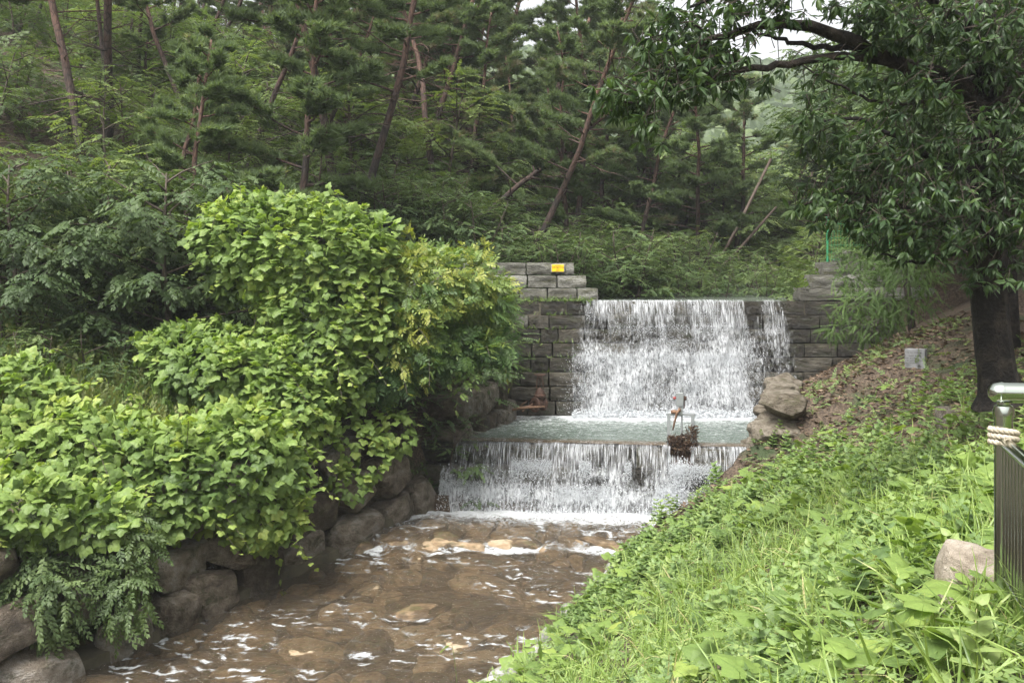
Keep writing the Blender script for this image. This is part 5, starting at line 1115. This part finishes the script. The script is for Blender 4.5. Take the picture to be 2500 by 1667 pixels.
# ------------------------------------------------------------------ sluice gate on the low weir
GP = WA + WD * NOTCH - WN * .12; gz = POOL_Z
gate = tag(empty('sluice_gate', (GP[0], GP[1], gz - .3), (0, 0, wang)), 'grey steel sluice gate frame with a screw hoist standing in the low weir notch', 'sluice gate')
def part(name, mat, parent, fn, **kw): m = MB(); fn(m); return m.obj(name, mat, parent, **kw)
for s in (-1, 1): part('post', M['galv'], gate, lambda m: (m.box((s * .245, 0, .42), (.022, .03, .46)), m.box((s * .245 - s * .02, -.034, .42), (.028, .005, .46))))
part('crossbeam', M['galv'], gate, lambda m: m.box((0, 0, .905), (.285, .035, .022), bev=.006))
part('spindle', M['galv'], gate, lambda m: m.tube([(.02, -.01, .25), (.02, -.01, 1.42)], .019, 10))
gb = part('gearbox', M['galv'], gate, lambda m: (m.box((-.02, -.02, 1.2), (.072, .05, .135), bev=.01), m.box((.0, -.015, .985), (.035, .035, .075))))
part('handle_hub', M['red_paint'], gb, lambda m: m.lathe([(0, -.03), (.025, -.03), (.03, 0), (.02, .03), (0, .03)], (-.12, -.02, 1.225), 10, (1, 0, 0)))
part('handle_hub', M['rust'], gb, lambda m: (m.lathe([(0, -.03), (.03, -.03), (.045, 0), (.03, .03), (0, .03)], (.085, -.02, 1.225), 10, (1, 0, 0)), m.box((.065, 0, 1.15), (.012, .03, .12))))
part('gate_plate', M['rust'], gate, lambda m: m.box((0, .03, .1), (.235, .012, .28), bev=.004))
db = MB(); dr_ = np.random.default_rng(4)
for q in range(420):
    a = dr_.random(); c = np.array([(-.24 + .56 * a), dr_.uniform(-.12, .02), dr_.uniform(0, .30 + .22 * sstep(.45, .8, np.array(a)))]); d = nrm(dr_.normal(size=3) * np.array([.7, .4, 1.0])); L = dr_.uniform(.05, .2); db.tube([c - d * L / 2, c + dr_.normal(size=3) * .012, c + d * L / 2], dr_.uniform(.003, .011), 4, rnd=dr_.random())
dbo = db.obj('caught_debris', M['debris']); dbo.location = (GP[0], GP[1], gz - .12); dbo.rotation_euler = (0, 0, wang)
tag(dbo, 'dark tangle of twigs and leaves caught against the sluice gate', 'debris', kind='stuff')
lg = MB(); lg.tube([(-.19, -.04, .955), (-.12, -.05, .96), (-.06, -.05, .96), (.0, -.06, 1.0)], [.035, .042, .03, .022], 7); lg.tube([(-.02, -.07, 1.03), (-.08, -.09, .93), (-.13, -.08, .72), (-.155, -.07, .6)], [.028, .025, .02, .016], 7)
o = lg.obj('driftwood', M['driftwood'], smooth=True); o.location = (GP[0], GP[1], gz - .3); o.rotation_euler = (0, 0, wang); tag(o, 'broken driftwood branch hooked over the sluice gate crossbeam', 'driftwood')

# ------------------------------------------------------------------ rusty valve at the foot of the dam
vp = W(1316, 1000, 23.5); valve = tag(empty('gate_valve', vp), 'rusty iron gate valve with a handwheel at the foot of the dam', 'valve')
part('body', M['rust'], valve, lambda m: m.lathe([(0, -.14), (.16, -.14), (.16, -.10), (.11, -.08), (.11, .08), (.16, .10), (.16, .14), (0, .14)], (0, 0, .14), 20, (-.75, -.62, .05)), smooth=True, sharp=35)
part('flange', M['rust'], valve, lambda m: (m.lathe([(0, -.03), (.17, -.03), (.18, 0), (.17, .02), (.10, .03), (.09, .0), (0, .0)], (-.10, -.10, .13), 22, (-.75, -.62, .05))), smooth=True, sharp=35)
part('bonnet', M['rust'], valve, lambda m: m.lathe([(.0, .2), (.09, .2), (.095, .3), (.14, .31), (.14, .35), (.115, .37), (.10, .44), (.06, .50), (.035, .52), (0, .52)], (.02, .02, 0), 18), smooth=True, sharp=35)
part('yoke', M['rust'], valve, lambda m: (m.tube([(-.06, .02, .5), (-.055, .02, .62), (-.03, .02, .78)], .016, 6), m.tube([(.10, .02, .5), (.095, .02, .62), (.07, .02, .78)], .016, 6), m.box((.02, .02, .79), (.06, .03, .02)), m.tube([(.02, .02, .5), (.02, .02, .86)], .011, 6)))
def wheel(m):
    a = np.linspace(0, 2 * math.pi, 25); m.tube(np.stack([.02 + .13 * np.cos(a), .02 + .13 * np.sin(a), np.full(25, .83)], 1), .013, 6, cap=False)
    for q in range(3): b = q * 2.094; m.tube([(.02, .02, .83), (.02 + .13 * math.cos(b), .02 + .13 * math.sin(b), .83)], .01, 5)
part('handwheel', M['rust'], valve, wheel)
for q, (p0, p1, rr_) in enumerate([((1238, 1003, 23.3), (1296, 990, 23.2), .022), ((1250, 1000, 23.2), (1330, 992, 23.0), .03), ((1275, 1004, 23.1), (1300, 985, 23.3), .018), ((1265, 996, 23.4), (1288, 978, 23.5), .014)]):
    a, b = W(*p0), W(*p1); a[2] = max(a[2], POOL_Z + .01); m = MB(); mid = (a + b) / 2 + np.array([0, 0, .02]); m.tube([a, mid, b], [rr_, rr_ * .9, rr_ * .6], 7); o = m.obj('driftwood', M['driftwood'], smooth=True)
    tag(o, ['pale driftwood stick lying low beside the rusty valve', 'dark log washed up against the rusty valve', 'short stick on the driftwood pile by the valve', 'thin twig sticking up behind the driftwood by the valve'][q], 'driftwood')

# ------------------------------------------------------------------ yellow sign on the dam wing
sy_ = face_y(10) - .075; sc_ = W(1362, 654, sy_); sign = tag(empty('number_sign', sc_), 'yellow number plate fixed to the top block of the left dam wing', 'sign')
part('plate', M['sign_yellow'], sign, lambda m: m.box((0, 0, 0), (.152, .008, .09), bev=.004))
part('mortar_backing', M['edge_stone'], sign, lambda m: m.box((0, .03, -.005), (.172, .024, .105), bev=.012))
def text(body, name, mat, parent, loc, size):
    c = bpy.data.curves.new(name, 'FONT'); c.body = body; c.size = size; c.align_x = 'CENTER'; c.align_y = 'CENTER'; c.extrude = .0008; c.materials.append(mat)
    o = bpy.data.objects.new(name, c); COL.objects.link(o); me = bpy.data.meshes.new_from_object(o); bpy.data.objects.remove(o); o = link(name, me, parent); o.location = loc; o.rotation_euler = (math.radians(90), 0, 0); return o
text('국가지점번호', 'lettering', M['ink'], sign, (0, -.0105, .062), .027)
text('다바 7865 0124', 'lettering', M['ink'], sign, (0, -.0105, .014), .047)
text('● 진주시', 'lettering', M['ink_red'], sign, (0, -.0105, -.037), .02)
text('긴급신고 119', 'lettering', M['ink_red'], sign, (0, -.0105, -.064), .02)

# ------------------------------------------------------------------ inscribed stone marker under the oak
my_ = 10.0
while my_ < 26 and hz((2236 - 1250) / F_PX * my_, my_) < EYE - (890 - 700) / F_PX * my_: my_ += .05
mx_ = (2236 - 1250) / F_PX * my_; mz = hz(mx_, my_)
mk_ = tag(empty('stone_marker', (mx_, my_, mz - .06), (0, 0, math.radians(-34)), my_ / 12.3), 'small grey granite marker block with carved lines of text on the slope', 'stone marker')
part('block', M['marker'], mk_, lambda m: m.box((0, 0, .08), (.118, .07, .135), bev=.005))
ins = MB(); ir = np.random.default_rng(2)
for row, (z, ng, gaps) in enumerate([(.172, 14, (3, 6)), (.132, 13, (1, 2, 7)), (.102, 10, (3,)), (.074, 14, (3,)), (.044, 8, (2, 3))]):
    for g_ in range(ng):
        if g_ in gaps: continue
        x = -.105 + g_ * .0145
        for q in range(3):
            if ir.random() < .5: ins.box((x + ir.uniform(-.003, .003), -.0712, z + ir.uniform(-.007, .007)), (.0045, .0012, .0012))
            else: ins.box((x + ir.uniform(-.004, .004), -.0712, z), (.0012, .0012, .008))
ins.obj('inscription', M['engraved'], mk_)['kind'] = 'stuff'

# ------------------------------------------------------------------ stainless railing with rope
RP = np.array([2.40, 4.86]); rz_ = hz(*RP); rd = -np.array([.30, .954])
rail = tag(empty('steel_railing', (RP[0], RP[1], 0)), 'polished stainless steel railing at the right edge with upright bars', 'railing')
part('post', M['steel'], rail, lambda m: (m.tube([(0, 0, -.35), (0, 0, .99)], .043, 28), m.lathe([(.0435, .97), (.049, .972), (.049, 1.0), (.043, 1.02), (.03, 1.028), (.03, 1.04), (0, 1.04)], (0, 0, 0), 28)), smooth=True, sharp=40)
p2 = rd * 2.2; part('post', M['steel'], rail, lambda m: m.tube([(p2[0], p2[1], -.35), (p2[0], p2[1], .99)], .043, 24), smooth=True, sharp=40)
hd = np.array([.985, -.17]); part('handrail', M['steel'], rail, lambda m: (m.tube([(-.01, 0, 1.085), (-.01 + hd[0] * 1.2, hd[1] * 1.2, 1.085)], .05, 28), m.lathe([(0, .06), (.024, .055), (.044, .036), (.0535, .0), (.044, -.036), (.024, -.055), (0, -.06)], (-.012, .002, 1.085), 24, (hd[0], hd[1], 0))), smooth=True, sharp=50)
def rl(a, b, z, r): return lambda m: m.tube([(rd[0] * a, rd[1] * a, z), (rd[0] * b, rd[1] * b, z)], r, 20)
part('rail', M['steel'], rail, rl(.02, 2.2, .845, .03), smooth=True, sharp=50); part('rail', M['steel'], rail, rl(.03, 2.2, .20, .017), smooth=True, sharp=50)
for q in range(19): a = .075 + q * .082; part('baluster', M['steel'], rail, lambda m: m.tube([(rd[0] * a, rd[1] * a, .20), (rd[0] * a, rd[1] * a, .83)], .018, 14), smooth=True, sharp=50)
rp = MB(); th = np.linspace(0, 2 * math.pi * 2.2, 150)
ctr = np.stack([.058 * np.cos(th + 2.6), .058 * np.sin(th + 2.6), .905 - .030 * th / (2 * math.pi) + .008 * np.sin(th)], 1)
tail = np.array([.0, 0, 0]); e_ = ctr[-1]; tl = np.array([e_ + np.array([.55, -.28, -.06]) * f - UP * .12 * math.sin(f * 3.1) for f in np.linspace(.02, 1, 60)]); ctr = np.vstack([ctr, tl])
sl_ = np.r_[0, np.cumsum(np.linalg.norm(np.diff(ctr, axis=0), axis=1))]; Tg = nrm(np.gradient(ctr, axis=0)); A1 = nrm(np.cross(Tg, UP)); B1 = np.cross(Tg, A1)
for s in range(3):
    ph = sl_ / .05 * 2 * math.pi * .8 + s * 2.094; rp.tube(ctr + .0075 * (np.cos(ph)[:, None] * A1 + np.sin(ph)[:, None] * B1), .0085, 7)
ro = rp.obj('rope', M['rope'], smooth=True); ro.location = (RP[0], RP[1], 0); tag(ro, 'twisted beige rope wound twice round the railing post', 'rope')
# rock by the railing
rk = rock(99, M['pale_rock'], power=3.5, cuts=9, name='rock'); X, Y = 2.52, 5.45
o = link('rock', rk); o.location = (X, Y, .0); o.scale = (.27, .22, .23); o.rotation_euler = (.1, -.25, .5); tag(o, 'tan granite rock lying in the grass beside the railing post', 'rock')
o = link('rock', ROCKS[2]); bx = W(2315, 805, 13.8); bx[2] = hz(bx[0], bx[1]) + .05; o.location = bx; o.scale = (.14, .14, .18); tag(o, 'brown rock in the leaf litter behind the stone marker', 'rock')

# ------------------------------------------------------------------ green mesh fence above the right wing
fe = tag(empty('mesh_fence', (8.2, 25.4, 2.3)), 'green wire mesh fence half hidden above the right dam wing', 'fence')
for q in range(3): part('post', M['fence_green'], fe, lambda m: m.tube([(q * 1.6 - .15, 0, -.4), (q * 1.6 - .15, 0, 1.15)], .03, 8))
def wires(m):
    for q in range(42): m.tube([(q * .08 - .13, 0, -.05), (q * .08 - .13, 0, 1.1)], .005, 4)
    for q in range(7): m.tube([(-.15, -.008, q * .18), (3.1, -.008, q * .18)], .006, 4)
part('wire_mesh', M['fence_green'], fe, wires)
# bare leaning trunks beyond the crest
for (p0, p1, r0, lab) in [((1838, 566, 35), (1895, 505, 35.5), .06, 'short pale broken trunk leaning right beyond the dam crest'), ((1800, 548, 38), (1882, 388, 38.5), .075, 'long bare brown trunk leaning right behind the broken one')]:
    a, b = W(*p0), W(*p1); d = nrm(b - a); a = a - d * 3.0; m = MB(); m.tube([a, (a + b) / 2 + np.array([.03, 0, -.05]), b], [r0, r0 * .9, r0 * .7], 8); tag(m.obj('leaning_trunk', M['dead_wood'], smooth=True), lab, 'tree trunk')

# foxtail heads and daisies in the grass, weeds on the dam ledge
fx_ = np.random.default_rng(3)
for q, (px, py, Y, lab) in enumerate([(1095, 1575, 12.4, 'drooping foxtail seed head standing alone over the water'), (1760, 1415, 8.2, 'foxtail seed head arching low in the grass, leftmost in the bank'), (1825, 1395, 8.0, 'foxtail seed head beside the low arching one'), (1935, 1530, 6.6, 'upright foxtail seed head in the near grass'), (1850, 1500, 7.0, 'foxtail seed head bending left in the near grass')]):
    t_ = W(px, py, Y); X, Yg = t_[0] + .12, t_[1]; g_ = hz(X, Yg); e = tag(empty('foxtail_grass', (X, Yg, g_)), lab, 'grass'); tp = t_ - np.array([X, Yg, g_])
    st_ = smooth_line(np.array([[0, 0, 0], tp * np.array([.2, .2, .55]), tp * np.array([.6, .6, .98]), tp]), 14); part('stem', M['grass'], e, lambda m: m.tube(st_, .003, 4))
    d_ = nrm(st_[-1] - st_[-3]); hp = st_[-1] + np.outer(np.linspace(0, .11, 120), d_) - np.outer(np.linspace(0, 1, 120) ** 2 * .03, UP); hm = MB(); hm.emit(TUFT[0], hp, fx_.normal(size=(120, 3)) + d_ * .7, fx_.normal(size=(120, 3)), .016, .85); hm.obj('seed_head', M['grass'], e)
wx = fx_.uniform(-.6, 2.0, 220); P = np.stack([wx, np.full(220, face_y(7) - .02) + fx_.uniform(-.02, .06, 220), np.full(220, CREST_Z)], 1); wx2 = fx_.uniform(-.8, 1.5, 160); kk_ = fx_.integers(3, 8, 160)
P = np.vstack([P, np.stack([wx2, np.array([face_y(int(k) - 1) for k in kk_]) + .02, POOL_Z + CH * kk_], 1)])
m = MB(); m.emit(BROADS[0], P, UP * .7 + fx_.normal(size=(len(P), 3)) * .6 - np.array([0, .5, 0]), fx_.normal(size=(len(P), 3)), fx_.uniform(.06, .15, len(P))); tag(m.obj('ledge_weeds', M['weed']), 'small weeds sprouting from the ledges of the dam face', 'weeds', kind='stuff')
settle_labels()
# ------------------------------------------------------------------ the humid air of the valley
hb = MB(); hb.box((0, 322, 60), (515, 392, 70)); hzo = hb.obj('haze', None)
m, t, out = new_mat('haze'); pv = N(t, 'ShaderNodeVolumePrincipled'); pv.inputs['Color'].default_value = (.93, .96, 1.0, 1); pv.inputs['Density'].default_value = .0007; pv.inputs['Anisotropy'].default_value = .1
t.links.new(pv.outputs[0], out.inputs['Volume']); hzo.data.materials.append(m)
tag(hzo, 'pale humid air filling the valley', 'haze', kind='stuff')
